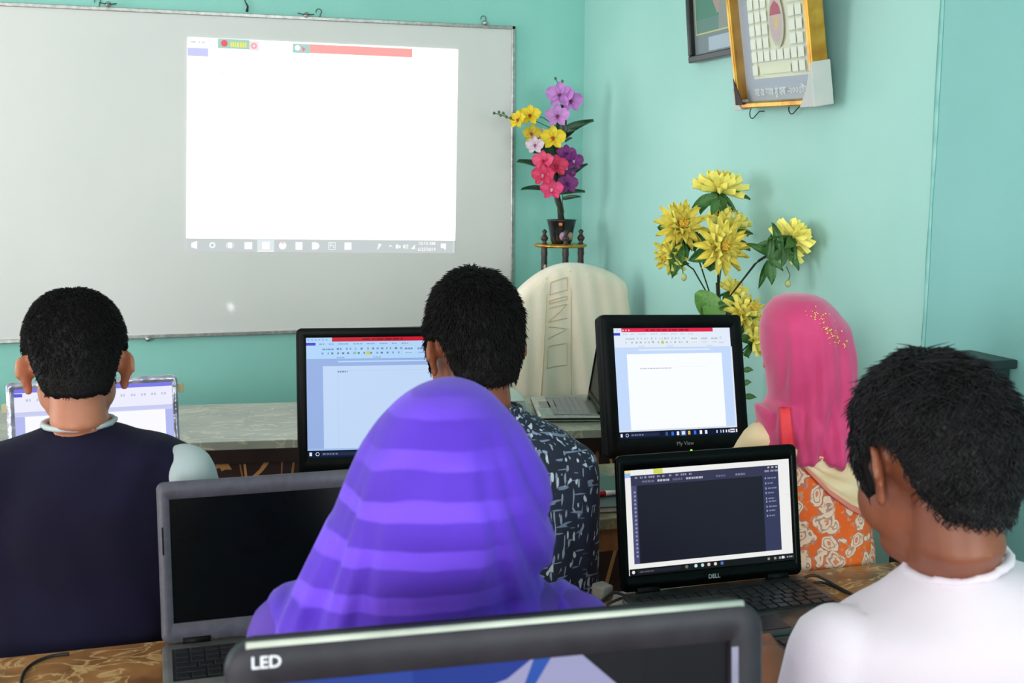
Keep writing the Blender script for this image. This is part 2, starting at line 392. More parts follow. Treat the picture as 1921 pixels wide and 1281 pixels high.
for s in (-1, 1): flat(MB().box((s*(dw/2-.012), .01, .36), (.02, dd-.05, .70)), 'side_panel', M_dkbr, desk)
# printed leaves and branches of the vinyl (flat print, set on the panel)
LP = MB(); R = random.Random(11); yb = -dd/2+.0125
def leafprint(cx, cz, L, ang, tone):
    ca, sa = math.cos(ang), math.sin(ang); pts = []
    out = [(0, 0), (.12, .2), (.22, .16), (.34, .32), (.46, .22), (.62, .3), (.74, .16), (1, 0), (.74, -.14), (.62, -.3), (.46, -.2), (.34, -.34), (.22, -.15), (.12, -.2)]
    o = Vector((0, -.0002*R.random(), 0))
    vs = [Vector((cx+L*(x*ca-y*sa), yb, cz+L*(x*sa+y*ca)))+o for x, y in out]
    LP.add(vs+[Vector((cx+L*.45*ca, yb, cz+L*.45*sa))+o], [(i, (i+1) % len(out), len(out)) for i in range(len(out))], tone)
def branch(pts, w, tone):
    for i in range(len(pts)-1):
        (x0, z0), (x1, z1) = pts[i], pts[i+1]; n = Vector((-(z1-z0), 0, x1-x0)).normalized()
        w0 = w*(1-i/len(pts)*.6); w1 = w*(1-(i+1)/len(pts)*.6)
        LP.add([Vector((x0, yb, z0))+n*w0, Vector((x0, yb, z0))-n*w0, Vector((x1, yb, z1))-n*w1, Vector((x1, yb, z1))+n*w1], [(0, 1, 2, 3)], tone)
tan1, tan2 = lin((186, 132, 80)), lin((150, 98, 66))
for k in range(26):
    x = -dw/2+.06+k*.087; z = R.uniform(.12, .66)
    leafprint(x, z, R.uniform(.06, .1), R.uniform(-1, .6), R.choice((tan1, tan2)))
    leafprint(x+R.uniform(-.05, .05), z-R.uniform(.18, .34), R.uniform(.05, .09), R.uniform(-2.5, .8), R.choice((tan1, tan2)))
    b0 = x+R.uniform(-.03, .03); c = [(b0+.03*math.sin(q*1.3+k)+.012*q, .1+.145*q) for q in range(5)]
    branch(c, R.uniform(.004, .009), R.choice((tan1, tan2)))
    if k % 2: branch([(c[2][0], c[2][1]), (c[2][0]+.04, c[2][1]+.05), (c[2][0]+.045, c[2][1]+.1)], .004, tan2)
def dloc(x, y, plane=yb):
    r = ray(x, y); n = -uy; q = Vector((dc.x, dc.y, 0))+uy*plane
    p = CAM+r*((q-CAM).dot(n)/r.dot(n)); v = p-Vector((dc.x, dc.y, 0)); return v.dot(ux), v.z
xx, z_ = dloc(400, 862); leafprint(xx, z_, .06, -.55, tan1)
branch([dloc(372, 853), dloc(400, 852), dloc(428, 858)], .006, tan2); branch([dloc(418, 856), dloc(427, 848)], .004, tan2)
branch([dloc(508, 838), dloc(505, 860), dloc(490, 882), dloc(474, 896)], .008, tan1); branch([dloc(533, 838), dloc(529, 870), dloc(528, 892)], .003, tan2)
leafprint(*dloc(458, 842), .035, -.5, tan1)
branch([dloc(1118, 820), dloc(1122, 850), dloc(1120, 880)], .004, tan2); leafprint(*dloc(1108, 885), .07, .1, tan1)
flat(LP, 'leaf_print', vcol('vinyl_print', .5), fp, fix=False)['kind'] = 'stuff'

M_leg = mat('table_leg_wood', (168, 112, 70), (130, 82, 50), 8, .5, stretch=(6, 6, 1), bump=.1)
table('student_table', 'student table under the two desktop monitors in front of the desk, veined top', -1.0, 1.42, 2.39, 2.87, .72, M_row1, M_leg, legs=(-1.15, .1, .737), leg=.03)
t2 = table('student_table', 'brown marbled student table carrying the two open black-screen laptops', -1.0, 1.44, 1.43, 1.945, .72, M_brownmar, M_leg)
table('student_table', 'brown marbled student table carrying the monitor marked LED', -1.0, .66, .36, .99, .72, M_brownmar, M_leg)
def bench(label, x0, x1, y0, y1, h=.44):
    t = thing('bench', label, 'bench', ((x0+x1)/2, (y0+y1)/2, 0)); w, d = x1-x0, y1-y0
    for k in range(3): flat(MB().box((0, -d/2+d*(k+.5)/3, h-.0125), (w, d/3-.006, .025)), 'seat_plank', M_leg, t, bevel=.003)
    for sx in (-1, 1):
        for sy in (-1, 1): flat(MB().box((sx*(w/2-.06), sy*(d/2-.03), (h-.025)/2), (.04, .04, h-.025)), 'leg', M_leg, t)
        flat(MB().box((sx*(w/2-.06), 0, .2), (.025, d-.1, .04)), 'stretcher', M_leg, t)
bench('long wooden bench under the boy in the navy vest and his neighbours', -.75, 1.37, 1.98, 2.27)
bench('long wooden bench under the purple scarf and white T-shirt students', -.4, 1.35, 1.0, 1.33)

# ------------------------------------------------------------------ screens
def word_ui(w, h, tint, page, title, seed=1, full=True, mycmd=0, fade=.3):
    g = UI(w, h); T = lambda c: tuple((c[i]+(236-c[i])*fade*(c[i] < 215))*tint[i] for i in range(3))
    g.r(0, 0, 1, 1, T((226, 236, 250))); g.r(title[0], 0, title[1], .035, (200, 22, 44) if mycmd == 0 else (226, 36, 78))
    g.words(title[0]+.2, .018, title[1]-.2, .012, (120, 16, 34), .02, .05, .008, seed)
    for k in range(6): g.r(.01+.024*k, .012, .02+.024*k, .026, T((160, 176, 205)))
    g.r(0, .042, .062, .066, (66, 70, 205))
    u = .085
    for k, wd in enumerate((.035, .03, .07, .06, .055, .05, .035, .045)): g.words(u, .055, u+wd, .011, T((150, 165, 190)), .01, .02, .003, k+seed); u += wd+.03
    g.words(.105, .098, .18, .012, T((110, 125, 150)), .01, .02, .002, seed)
    R = random.Random(seed)
    for v in (.096, .132):
        u = .2 if v < .1 else .1
        while u < .62:
            g.r(u, v-.008, u+R.uniform(.006, .016), v+.008, T(R.choice(((110, 120, 150), (140, 150, 175), (90, 110, 100))))); u += R.uniform(.02, .045)
    g.r(.395, .118, .418, .146, (200, 205, 70)); g.r(.315, .12, .33, .133, (150, 205, 90))
    g.r(.635, .075, .72, .152, T((222, 228, 190))); g.r(.638, .078, .717, .149, T((232, 240, 252)))
    for k in range(3): g.words(.65+.087*k, .1, .705+.087*k, .016, T((120, 130, 150)), .01, .02, .002, k); g.words(.655+.087*k, .134, .7+.087*k, .01, T((165, 175, 190)), .008, .012, .002, k+9)
    g.disc(.905, .095, .009, T((120, 125, 190)), r0=.005); g.words(.89, .14, .935, .012, T((160, 170, 180)), .008, .012, .003, 4)
    for uu in (.2, .44, .78): g.words(uu, .168, uu+.05, .009, T((150, 165, 190)), .01, .02, .003, 3)
    g.r(0, .18, 1, .94, page[2]); g.r(0, .178, 1, .182, T((150, 165, 200)))
    g.r(page[0]+.1, .196, page[1]-.1, .207, T((232, 240, 250)))
    g.r(page[0], .238, page[1], .93, page[3]); g.r(0, .925, 1, .94, T((190, 205, 232)))
    g.r(.985, .19, 1, .925, T((222, 230, 245)))
    g.r(0, .94, 1, 1, (14, 24, 52)); g.r(.012, .955, .028, .985, (230, 235, 245)); g.disc(.065, .97, .013, (210, 220, 235), r0=.009)
    g.r(.09, .955, .33, .985, (34, 44, 72)); g.words(.1, .97, .2, .014, (110, 120, 150), .01, .02, .004, 6)
    return g
def rounded(w, h, r, n=5):
    pts = []
    for cx, cz, a0 in ((w/2-r, h/2-r, 0), (-w/2+r, h/2-r, 90), (-w/2+r, -h/2+r, 180), (w/2-r, -h/2+r, 270)):
        for k in range(n+1):
            a = math.radians(a0+90*k/n); pts.append((cx+r*math.cos(a), cz+r*math.sin(a)))
    return pts
def slab(w, h, r, y0, y1, cz=0, bev=.003):
    """rounded rectangle plate in XZ, from y0 (front) to y1 (back)"""
    mb = MB(); rings = []
    for y, k in ((y0, bev), (y0+bev, 0), (y1-bev, 0), (y1, bev)):
        rings.append([Vector((x, y, z+cz)) for x, z in rounded(w-2*k, h-2*k, max(r-k, .0005))])
    return mb.loft(rings)
def frame_ring(w, h, r, iw, ih, icx, icz, y0, y1, bev=.003):
    """bezel: rounded outer, rectangular hole"""
    n = 5; mb = MB()
    o = rounded(w, h, r, n); i = []
    ic = rounded(iw, ih, .0006, n); i = [(x+icx, z+icz) for x, z in ic]
    k = bev; o2 = rounded(w-2*k, h-2*k, max(r-k, .0005), n)
    rings = [[Vector((x, y1, z)) for x, z in i], [Vector((x, y0+.0015, z)) for x, z in i], [Vector((x, y0, z)) for x, z in [(a*1.004, b*1.004) for a, b in i]], [Vector((x, y0, z)) for x, z in o2], [Vector((x, y0+k, z)) for x, z in o], [Vector((x, y1, z)) for x, z in o]]
    return mb.loft(rings, cap=False)
def monitor(label, c, yawd, leand, rolld, w, h, ui, oy, bez, mbez, tz, logo=None, led=None, cat='monitor', rad=.012, standy=.06, emn='screen_light', ems=1.0, sw=None):
    """c = centre of the lit picture; w,h picture; bez = l,r,t,b bezel"""
    yv = math.radians(yawd); lv = math.radians(leand)
    root = thing('monitor', label, cat, (c[0]-math.sin(yv)*standy, c[1]+math.cos(yv)*standy, tz), yv)
    ri = wmat(root).inverted(); q = ri @ Vector(c)
    M = Matrix.Translation(q) @ Matrix.Rotation(-lv, 4, 'X') @ Matrix.Rotation(-math.radians(rolld), 4, 'Y')
    l, r, t, b = bez; ow, oh = w+l+r, h+t+b; ocx, ocz = (r-l)/2, (t-b)/2
    T = Matrix.Translation((ocx, 0, ocz))
    build(frame_ring(ow, oh, rad, w, h, -ocx, -ocz, -.006, .016).xf(M @ T), 'bezel', mbez, root)
    build(slab(ow-.004, oh-.004, rad, .014, .042, bev=.012).xf(M @ T), 'back_shell', M_black, root)
    flat(MB().box((0, .006, 0), (w+.004, .004, h+.004)).xf(M), 'panel_glass', M_gloss, root)
    s = flat(ui.xf(Matrix.Translation((0, .002, 0))).xf(M), 'screen', emis(emn, ems), root, fix=False)
    bottom = (M @ Vector((ocx, .03, ocz-oh/2+.05)))
    nk = MB().box((0, 0, 0), (.07, .022, 1)); nk.v = [Vector((p.x, p.y, p.z)) for p in nk.v]
    nk = MB().loft([[Vector((sx*.035, bottom.y+.012+sy*.011, .008)) for sx, sy in ((-1, -1), (1, -1), (1, 1), (-1, 1))], [Vector((bottom.x+sx*.03, bottom.y+.012+sy*.011, bottom.z+.03)) for sx, sy in ((-1, -1), (1, -1), (1, 1), (-1, 1))]])
    flat(nk, 'stand_neck', M_black, root, bevel=.003)
    build(MB().lathe([(0, 0), (.098, 0), (.1, .004), (.085, .012), (.03, .016), (0, .016)], 28, (0, .015, 0)), 'stand_base', M_black, root)
    for z_, nm in ((logo, 'brand_lettering'),):
        if logo:
            txt, size, lx, lz, col, bold = logo
            v, f = text(txt, size, bold); m_ = mat('lettering_%d_%d_%d' % col, col, col, 5, .4)
            flat(MB().add([p+Vector((lx, -.0066, lz)) for p in v], f).xf(M), nm, m_, root, fix=False)
    if led:
        e = MB(); e.lathe([(0, 0), (.0032, 0), (.0032, .001), (0, .001)], 10, (0, 0, 0), Matrix.Rotation(math.pi/2, 3, 'X')); e.xf(M @ Matrix.Translation((led[0], -.006, led[1])))
        e.c = [lin((140, 255, 60))]*len(e.f); flat(e, 'power_light', emis('led_green', 2.0), root, fix=False)
    return root, M
g = word_ui(.338, .27, (1, 1, 1), (.1, .905, (196, 218, 252), (250, 253, 255)), (.075, .85), 1, mycmd=1, fade=.6)
for k, (u, c) in enumerate(((.39, (60, 90, 120)), (.44, (60, 110, 220)), (.485, (235, 240, 245)), (.53, (210, 225, 250)), (.58, (220, 190, 80)), (.63, (60, 110, 230)), (.68, (245, 245, 245)), (.725, (230, 235, 240)))): g.r(u-.01, .954, u+.01, .988, c)
g.r(.505, .944, .555, .996, (60, 80, 120)); g.r(.516, .954, .545, .986, (210, 228, 255))
for u, w_ in ((.815, .008), (.85, .006), (.87, .01), (.895, .012), (.918, .012)): g.r(u, .958, u+w_, .984, (225, 230, 240))
g.words(.935, .96, .975, .014, (235, 240, 250), .006, .01, .001, 1); g.words(.935, .98, .975, .014, (235, 240, 250), .006, .01, .001, 2); g.r(.984, .955, .996, .985, (240, 240, 245))
g.words(.2, .372, .46, .01, (188, 198, 214), .008, .02, .003, 3); g.r(.46, .362, .79, .364, (226, 232, 240))
monitor('black square desktop monitor with pink title bar screen beside the pink headscarf', (1.227, 2.567, .998), 6, 13.6, -2.3, .338, .27, g, 0, (.034, .032, .033, .046), M_black, .72, ('My View', .014, .012, -.153, (176, 182, 184), False), (.028, -.1715))
g = word_ui(.338, .27, (.78, .9, 1), (.108, .905, (150, 176, 226), (192, 216, 246)), (.17, .84), 2)
g.words(.205, .285, .27, .014, (120, 140, 165), .008, .015, .003, 3); g.r(.27, .276, .78, .278, (178, 198, 224)); g.r(.207, .29, .2085, .9, (180, 200, 228))
monitor('black square desktop monitor with dark red title bar screen behind the purple headscarf', (.482, 2.529, 1.006), -9.3, 6, 0, .338, .27, g, 0, (.022, .022, .021, .034), M_black, .72)
# near monitor marked LED
g = UI(.39, .30)
g.r(0, 0, 1, 1, (20, 20, 26)); g.r(0, 0, .56, 1, (44, 70, 160)); g.r(.3, 0, .56, 1, (34, 58, 148)); g.r(0, .2, .4, 1, (58, 84, 172))
g.poly([(.46, .07), (.5, .055), (.56, .0), (.66, .0), (.76, .12), (.77, .16), (.8, .2), (.8, 1), (.43, 1), (.45, .12)], (160, 160, 200))
g.poly([(.45, .11), (.48, .075), (.515, .1), (.54, .2), (.5, .25), (.46, .2)], (176, 180, 214))
g.poly([(.56, .0), (.6, .0), (.56, .08), (.53, .1)], (44, 84, 176)); g.poly([(.76, .12), (.8, .17), (.79, .3), (.76, .28)], (186, 186, 222))
g.r(.8, 0, 1, 1, (19, 16, 22))
c0 = (Vector((.039, .873, 1.139))+Vector((.488, .844, 1.139)))/2
lean = math.radians(5); up = Vector((0, math.sin(lean), math.cos(lean)))
cc = c0 - up*(.031+.15)
LEDROOT, _ = monitor('dark grey monitor marked LED on its bezel behind the purple headscarf', cc, -3.65, 5, 0, .39, .30, g, 0, (.03, .03, .031, .045), mat('near_bezel', (46, 44, 52), (38, 36, 44), 30, .5, spec=.3, bump=.05), .72, None, None, rad=.022, standy=-.0, emn='screen_light', ems=1.0)
LEDM = LEDROOT
yv = math.radians(-3.65)
ri = wmat(LEDM).inverted(); q = ri @ cc
M = Matrix.Translation(q) @ Matrix.Rotation(-lean, 4, 'X')
v, f = text('LED', .0135, True); flat(MB().add([p*1.0+Vector((-.193, -.0068, .168)) for p in v], f).xf(M), 'led_lettering', mat('lettering_white', (226, 226, 236), (226, 226, 236), 5, .4), LEDM, fix=False)
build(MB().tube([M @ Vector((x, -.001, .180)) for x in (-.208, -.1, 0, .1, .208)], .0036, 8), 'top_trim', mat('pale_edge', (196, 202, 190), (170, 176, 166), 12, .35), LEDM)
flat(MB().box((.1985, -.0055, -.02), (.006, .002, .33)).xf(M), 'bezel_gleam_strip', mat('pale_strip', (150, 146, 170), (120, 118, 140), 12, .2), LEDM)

# ------------------------------------------------------------------ laptops and keyboards
def keys(parent, m, x0, x1, y0, y1, z, rows=6, cols=15, kh=.0022, gap=.0028):
    pitch = (x1-x0)/cols; ry = (y1-y0)/rows; me = {}
    def keymesh(n):
        if n in me: return me[n]
        w, d = pitch*n-gap, ry-gap; k = .0012
        rings = [[Vector((sx*(w/2-b), sy*(d/2-b), h)) for sx, sy in ((-1, -1), (1, -1), (1, 1), (-1, 1))] for b, h in ((0, 0), (0, kh*.6), (k, kh))]
        q = tomesh(MB().loft(rings), 'key'); q.materials.append(m); me[n] = q; return q
    for r in range(rows):
        lay = [1]*cols
        if r == 0: lay = [1, 1, 1, 5, 1, 1, 1, 1]+[1]*(cols-12)
        if r == 1: lay = [2]+[1]*(cols-4)+[2]
        if r == 2: lay = [1.5]+[1]*(cols-3)+[1.5]
        x = x0
        for n in lay:
            inst(keymesh(n), 'key', parent, Matrix.Translation((x+pitch*n/2, y0+ry*(r+.5), z))); x += pitch*n
def laptop(label, hinge, yawd, leand, w, lidh, based, ui, sw, sh, sbot, m_bez, m_deck, m_key, m_back=None, logo=None, kb=True, m_rim=None, bez_bump=None, rim=.004, rows=6, cols=15, emn='screen_light', ems=1.0, bt=.02, rad=.012, lamp=False):
    """hinge = middle of hinge line on the table top; front of the base towards -Y"""
    root = thing('laptop', label, 'laptop', hinge, math.radians(yawd)); m_back = m_back or m_bez
    bs = MB(); rings = []
    for z, k in ((.002, .006), (.006, 0), (bt-.004, 0), (bt, .003)):
        rings.append([Vector((x, y-based/2+.008, z)) for x, y in rounded(w-2*k, based-2*k, rad)])
    build(bs.loft(rings), 'base', m_deck, root)
    if m_rim: build(MB().loft([[Vector((x, y-based/2+.008, z)) for x, y in rounded(w+.002, based+.002, rad)] for z in (bt*.45, bt*.7)], cap=False), 'edge_trim', m_rim, root)
    if kb:
        well = flat(MB().box((0, -.085, bt+.0004), (w-.03, .122, .0012)), 'key_bed', m_key, root)
        keys(root, m_key, -w/2+.018, w/2-.018, -.143, -.027, bt+.001, rows, cols)
        flat(MB().box((-.02, -based+.055, bt+.0004), (.1, .06, .0012)), 'touchpad', m_key, root, bevel=.0004)
    lv = math.radians(leand)
    M = Matrix.Translation((0, .002, bt+.002)) @ Matrix.Rotation(-lv, 4, 'X') @ Matrix.Translation((0, 0, lidh/2))
    icz = -lidh/2+sbot+sh/2
    bz = frame_ring(w, lidh, rad, sw, sh, 0, icz, -.002, .005, .002).xf(M)
    build(bz, 'screen_bezel', m_bez, root)
    build(slab(w, lidh, rad, .004, .011, bev=.003).xf(M), 'lid', m_back, root)
    if ui is not None: flat(ui.xf(Matrix.Translation((0, .001, icz))).xf(M), 'screen', emis(emn, ems), root, fix=False)
    flat(MB().box((0, .0025, icz), (sw+.002, .002, sh+.002)).xf(M), 'panel_glass', M_gloss, root)
    for s in (-1, 1): build(MB().tube([(s*w*.36-.022, .004, bt+.002), (s*w*.36+.022, .004, bt+.002)], .0075, 12), 'hinge', M_black, root)
    if logo:
        txt, size, lz, col = logo; v, f = text(txt, size, True)
        flat(MB().add([p+Vector((0, -.0026, lz)) for p in v], f).xf(M), 'brand_lettering', mat('lettering_%d_%d_%d' % col, col, col, 5, .3), root, fix=False)
    return root, M
M_dellk = mat('laptop_black_key', (26, 26, 30), (20, 20, 24), 40, .4)
M_delld = mat('laptop_dark_deck', (54, 62, 62), (48, 52, 54), 30, .28)
# laptop with the picture editor window
g = UI(.344, .194)
g.r(0, 0, 1, 1, (238, 238, 236)); g.r(0, 0, .035, .05, (236, 226, 140)); g.r(.17, 0, .225, .05, (206, 214, 84)); g.r(.0, .028, .035, .07, (150, 180, 240))
g.r(.035, .052, .93, .895, (50, 50, 78)); g.r(.07, .15, .83, .895, (23, 23, 38)); g.r(.835, .13, .93, .895, (50, 54, 88)); g.r(.035, .15, .066, .895, (74, 76, 116))
for k, u in enumerate((.06, .09, .115, .14, .19, .22, .26, .3, .33, .38)): g.words(u, .075, u+(.035 if k in (3, 8) else .016), .018, (150, 150, 175), .008, .012, .002, k)
for u0, u1, c in ((.1, .17, (110, 110, 135)), (.19, .26, (190, 190, 205)), (.28, .34, (100, 100, 130)), (.36, .46, (180, 180, 200)), (.54, .6, (100, 100, 130)), (.66, .72, (130, 130, 150))): g.words(u0, .115, u1, .02, c, .006, .015, .002, 5)
for u in (.86, .885, .91): g.r(u, .062, u+.012, .078, (190, 190, 205))
g.words(.84, .105, .925, .02, (140, 140, 165), .02, .03, .004, 2)
for k, v in enumerate((.175, .225, .275, .32, .375, .405, .455, .495, .545)):
    g.r(.84, v-.01, .848, v+.01, (150, 150, 180)); g.words(.856, v, .875+random.Random(k).uniform(.01, .04), .013, (130, 132, 165), .01, .02, .002, k)
for k in range(17): g.r(.045, .2+.038*k, .056, .218+.038*k, (150, 152, 185))
for v in (.35, .62): g.r(.965, v, .985, v+.002, (200, 204, 206))
g.r(0, .935, 1, 1, (12, 14, 18)); g.disc(.022, .966, .009, (230, 230, 225)); g.r(.045, .95, .3, .985, (30, 30, 42)); g.words(.06, .968, .14, .012, (90, 90, 105), .01, .02, .003, 2)
for u, c in ((.335, (110, 105, 90)), (.39, (205, 225, 235)), (.43, (190, 220, 220)), (.468, (230, 190, 190)), (.508, (220, 215, 190)), (.548, (80, 110, 200))): g.disc(u, .962, .0095, c)
for u in (.83, .87, .9, .925): g.r(u, .955, u+.014, .978, (150, 150, 155))
g.disc(.925, .965, .008, (230, 230, 230)); g.words(.95, .965, .99, .016, (150, 150, 155), .008, .01, .002, 2)
hd = Vector((.988, 1.876, .72))
laptop('open black laptop showing a dark picture editor window in front of the white T-shirt', hd, 0, 9.7, .376, .252, .25, g, .344, .194, .030, M_gloss, M_delld, M_dellk, logo=('DELL', .011, -.112, (190, 194, 196)), m_rim=mat('dell_rim', (120, 124, 124), (100, 104, 104), 20, .3))
# dark-screen laptop
M_gdeck = mat('laptop_grey_deck', (112, 112, 110), (98, 98, 98), 40, .35, metal=.2)
lb, Mb = laptop('open grey laptop with a switched-off black screen between navy vest and purple scarf', (.185, 1.872, .72), 0, 11.4, .392, .262, .25, None, .352, .202, .031, mat('laptop_grey_bezel', (82, 80, 93), (72, 70, 82), 60, .45, bump=.08), M_gdeck, M_dellk, m_rim=M_silver)
flat(MB().box((-.1885, -.0026, .035), (.0025, .001, .045)).xf(Mb), 'rubber_stop', M_black, lb)
g_ = bpy.data.objects
# laptop with the foil-wrapped bezel
g = UI(.325, .25); g.r(0, 0, 1, 1, (206, 210, 244)); g.r(0, 0, 1, .035, (120, 120, 232)); g.r(0, .035, 1, .2, (236, 236, 252)); g.r(0, .04, .05, .07, (90, 90, 220))
for k in range(14): g.words(.07+.066*k, .1, .1+.066*k, .02, (190, 196, 222), .008, .016, .004, k)
g.r(0, .2, 1, .23, (200, 204, 240)); g.r(.06, .24, .95, 1, (250, 250, 254)); g.r(.95, .24, 1, 1, (178, 186, 240)); g.r(0, .24, .06, 1, (178, 186, 240))
M_foil = mat('foil_wrap', (150, 150, 172), (214, 214, 232), 26, .22, metal=.55, bump=1.0, bscale=38, detail=4)
fm, Mf = monitor('monitor with crinkled silver foil around its screen in front of the navy vest', (-.135, 2.62, .918), 2, 6, 0, .325, .25, g, 0, (.016, .012, .015, .02), M_foil, .72, standy=.05)
flat(MB().box((.02, -.0075, .1325), (.05, .003, .012)).xf(Mf), 'foil_gap', M_black, fm)
for s_, z in ((-1, .085), (1, .11)):
    flat(MB().box((s_*.181, .002, z), (.014, .003, .02)).xf(Mf), 'tape_tab', mat('tape_tan', (200, 186, 140), (180, 164, 120), 20, .4), fm, bevel=.001)
# teacher's laptop, seen from its side, facing the chair
tl = Vector((1.27, 3.40, .75))
g = UI(.3, .18); g.r(0, 0, 1, 1, (150, 170, 200))
laptop('thin silver laptop standing open on the grey veined desk in front of the towel', (1.338, 3.405, .75), -104, 9, .33, .225, .2, None, .31, .18, .02, M_gloss, mat('laptop_silver_deck', (196, 196, 186), (176, 176, 168), 30, .3, metal=.3), M_silver, m_back=mat('laptop_lid_taupe', (104, 92, 92), (88, 80, 82), 20, .35, metal=.2), m_rim=M_black, rad=.012)
kb = thing('keyboard', 'black desktop keyboard lying behind the monitor marked LED', 'keyboard', (.88, 1.545, .72), math.radians(-2))
flat(MB().box((0, 0, .011), (.42, .145, .018)), 'case', M_black, kb, bevel=.006)
keys(kb, M_dellk, -.2, .2, -.064, .06, .0205, 6, 20, .004)

# ------------------------------------------------------------------ things on the desks
wbx = thing('projector', 'white rounded box with a round grey grille standing on the veined desk', 'projector', (.952, 3.37, .75), math.radians(-4))
PS = .87
M_wbox = mat('white_casing', (214, 226, 218), (204, 216, 210), 8, .35)
mb = MB(); rings = []
for y, w, z0, z1 in ((-.155, .27, .012, .078), (-.15, .285, .008, .09), (-.11, .30, .006, .112), (.0, .31, .006, .128), (.1, .30, .006, .125), (.145, .28, .008, .1), (.15, .26, .014, .08)):
    rings.append([Vector((x, y, (z+(z0+z1)/2)*(1-.35*max(0, x/.15)*(z > 0)))) for x, z in rounded(w, z1-z0, .03)])
build(mb.loft(rings).xf(Matrix.Diagonal((PS, PS, 1, 1))), 'casing', M_wbox, wbx)
pn = MB(); rr = [[Vector((x+.03, y, z+.055)) for x, z in rounded(.19-k, .064-k, .012)] for y, k in ((-.154, 0), (-.159, .003), (-.159, .006), (-.1565, .01))]
build(pn.loft(rr).xf(Matrix.Diagonal((PS, PS, 1, 1))), 'grille_panel', mat('casing_grey', (196, 204, 200), (186, 194, 192), 20, .4), wbx)
build(MB().lathe([(0, 0), (.02, 0), (.021, -.003), (.017, -.004), (.015, -.002), (0, -.002)], 24, (.085*PS, -.158*PS, .055), Matrix.Rotation(-math.pi/2, 3, 'X')), 'round_grille', mat('grille_grey', (150, 156, 156), (132, 138, 138), 60, .5), wbx)
for sx in (-.1, .1): build(MB().lathe([(0, 0), (.012, 0), (.012, .01), (0, .01)], 12, (sx, .05, 0)), 'foot', M_black, wbx); build(MB().lathe([(0, 0), (.012, 0), (.012, .012), (0, .012)], 12, (sx, -.09, 0)), 'foot', M_black, wbx)
# source of the hot spot mirrored in the board: a pocket beamer behind the left monitor
pp = thing('beamer', 'small dark pocket beamer with a lit lens behind the dark red title bar', 'beamer', (.388, 2.738, .72))
build(slab(.085, .075, .012, -.028, .018, .05), 'casing', M_black, pp)
build(MB().tube([(0, .016, .066), (0, .027, .066)], .016, 20), 'lens_barrel', M_black, pp)
e = MB().lathe([(0, 0), (.013, 0), (.013, .001), (0, .001)], 20, (0, .0275, .066), Matrix.Rotation(-math.pi/2, 3, 'X')); e.c = [(1, 1, 1)]*len(e.f)
flat(e, 'lens', emis('lens_light', 90), pp, fix=False)
for sx in (-.03, .03): flat(MB().box((sx, -.005, .0065), (.01, .03, .013)), 'foot', M_black, pp)

def book(label, cx, cy, w, d, h, rz, cover, pages=(206, 196, 200), z=.72, name='notebook'):
    b = thing(name, label, 'book', (cx, cy, z), math.radians(rz)); mc = mat('cover_%d_%d_%d' % cover, cover, None, 12, .45)
    flat(MB().box((0, 0, .0012), (w, d, .0024)), 'back_cover', mc, b); flat(MB().box((0, 0, h-.0012), (w, d, .0024)), 'front_cover', mc, b)
    flat(MB().box((.002, 0, h/2), (w-.008, d-.008, h-.0048)), 'pages', mat('paper_%d' % pages[0], pages, None, 30, .8), b); return b
b1 = PZ(1130, 946, .72)
book('dark grey notebook with pale pages at the front edge of the veined student table', 1.03, 2.50, .2, .15, .016, -6, (58, 70, 72))
book('thin dark green exercise book lying on the dark grey notebook', 1.02, 2.585, .2, .14, .008, 4, (48, 92, 84), z=.7362)
pen = thing('marker_pen', 'red marker with white cap lying on the notebook by the printed shirt', 'pen', (1.0, 2.515, .743), math.radians(-4))
build(MB().tube([(-.07, 0, 0), (.022, 0, 0)], .0065, 12), 'barrel', mat('red_plastic', (206, 24, 34), (186, 18, 28), 10, .3), pen)
build(MB().tube([(.022, 0, 0), (.05, 0, 0)], [.0068, .006], 12), 'cap', mat('white_plastic', (222, 216, 216), None, 10, .3), pen)
b3 = book('teal green covered book behind the red marker on the student table', .99, 2.70, .2, .12, .02, 12, (58, 122, 112))
def cord(name, label, pts, r=.0028, m=M_wire, smooth=8):
    pts = [Vector(p) for p in pts]; out = []
    for i in range(len(pts)-1):
        p0, p1, p2, p3 = pts[max(i-1, 0)], pts[i], pts[i+1], pts[min(i+2, len(pts)-1)]
        for k in range(smooth):
            t = k/smooth; out.append(.5*((2*p1)+(p2-p0)*t+(2*p0-5*p1+4*p2-p3)*t*t+(3*p1-p0-3*p2+p3)*t**3))
    out.append(pts[-1]); return tag(build(MB().tube(out, r, 8), name, m), label, 'cord')
zt = .7235
cord('power_cord', 'thin black cord curling over the brown table behind the navy vest', [PZ(130, 1226, zt), PZ(95, 1231, zt), PZ(65, 1243, zt), PZ(45, 1262, zt), PZ(40, 1290, zt), PZ(60, 1330, zt)])
cord('power_cord', 'black cord arching from the picture editor laptop towards the white T-shirt', [PZ(1503, 1086, .735), PZ(1525, 1079, .74), PZ(1545, 1086, .735), PZ(1580, 1105, .726), PZ(1620, 1125, zt), PZ(1680, 1150, zt)])
cord('power_cord', 'second black cord lying close along the arched cord on the brown table', [PZ(1512, 1096, zt), PZ(1545, 1093, zt), PZ(1590, 1112, zt), PZ(1632, 1128, zt), PZ(1690, 1158, zt)])
cord('charger_cord', 'tangled dark charger cord beside the hinge of the picture editor laptop', [PZ(1128, 1128, zt), PZ(1150, 1112, .735), PZ(1172, 1118, .74), PZ(1190, 1140, .73), PZ(1160, 1150, zt), PZ(1140, 1135, .73), PZ(1165, 1122, .733)], .003)
p = PZ(1165, 1145, .7205)
card = thing('paper_slip', 'small pale paper slips under the tangled cord on the brown table', 'paper', p, .4)
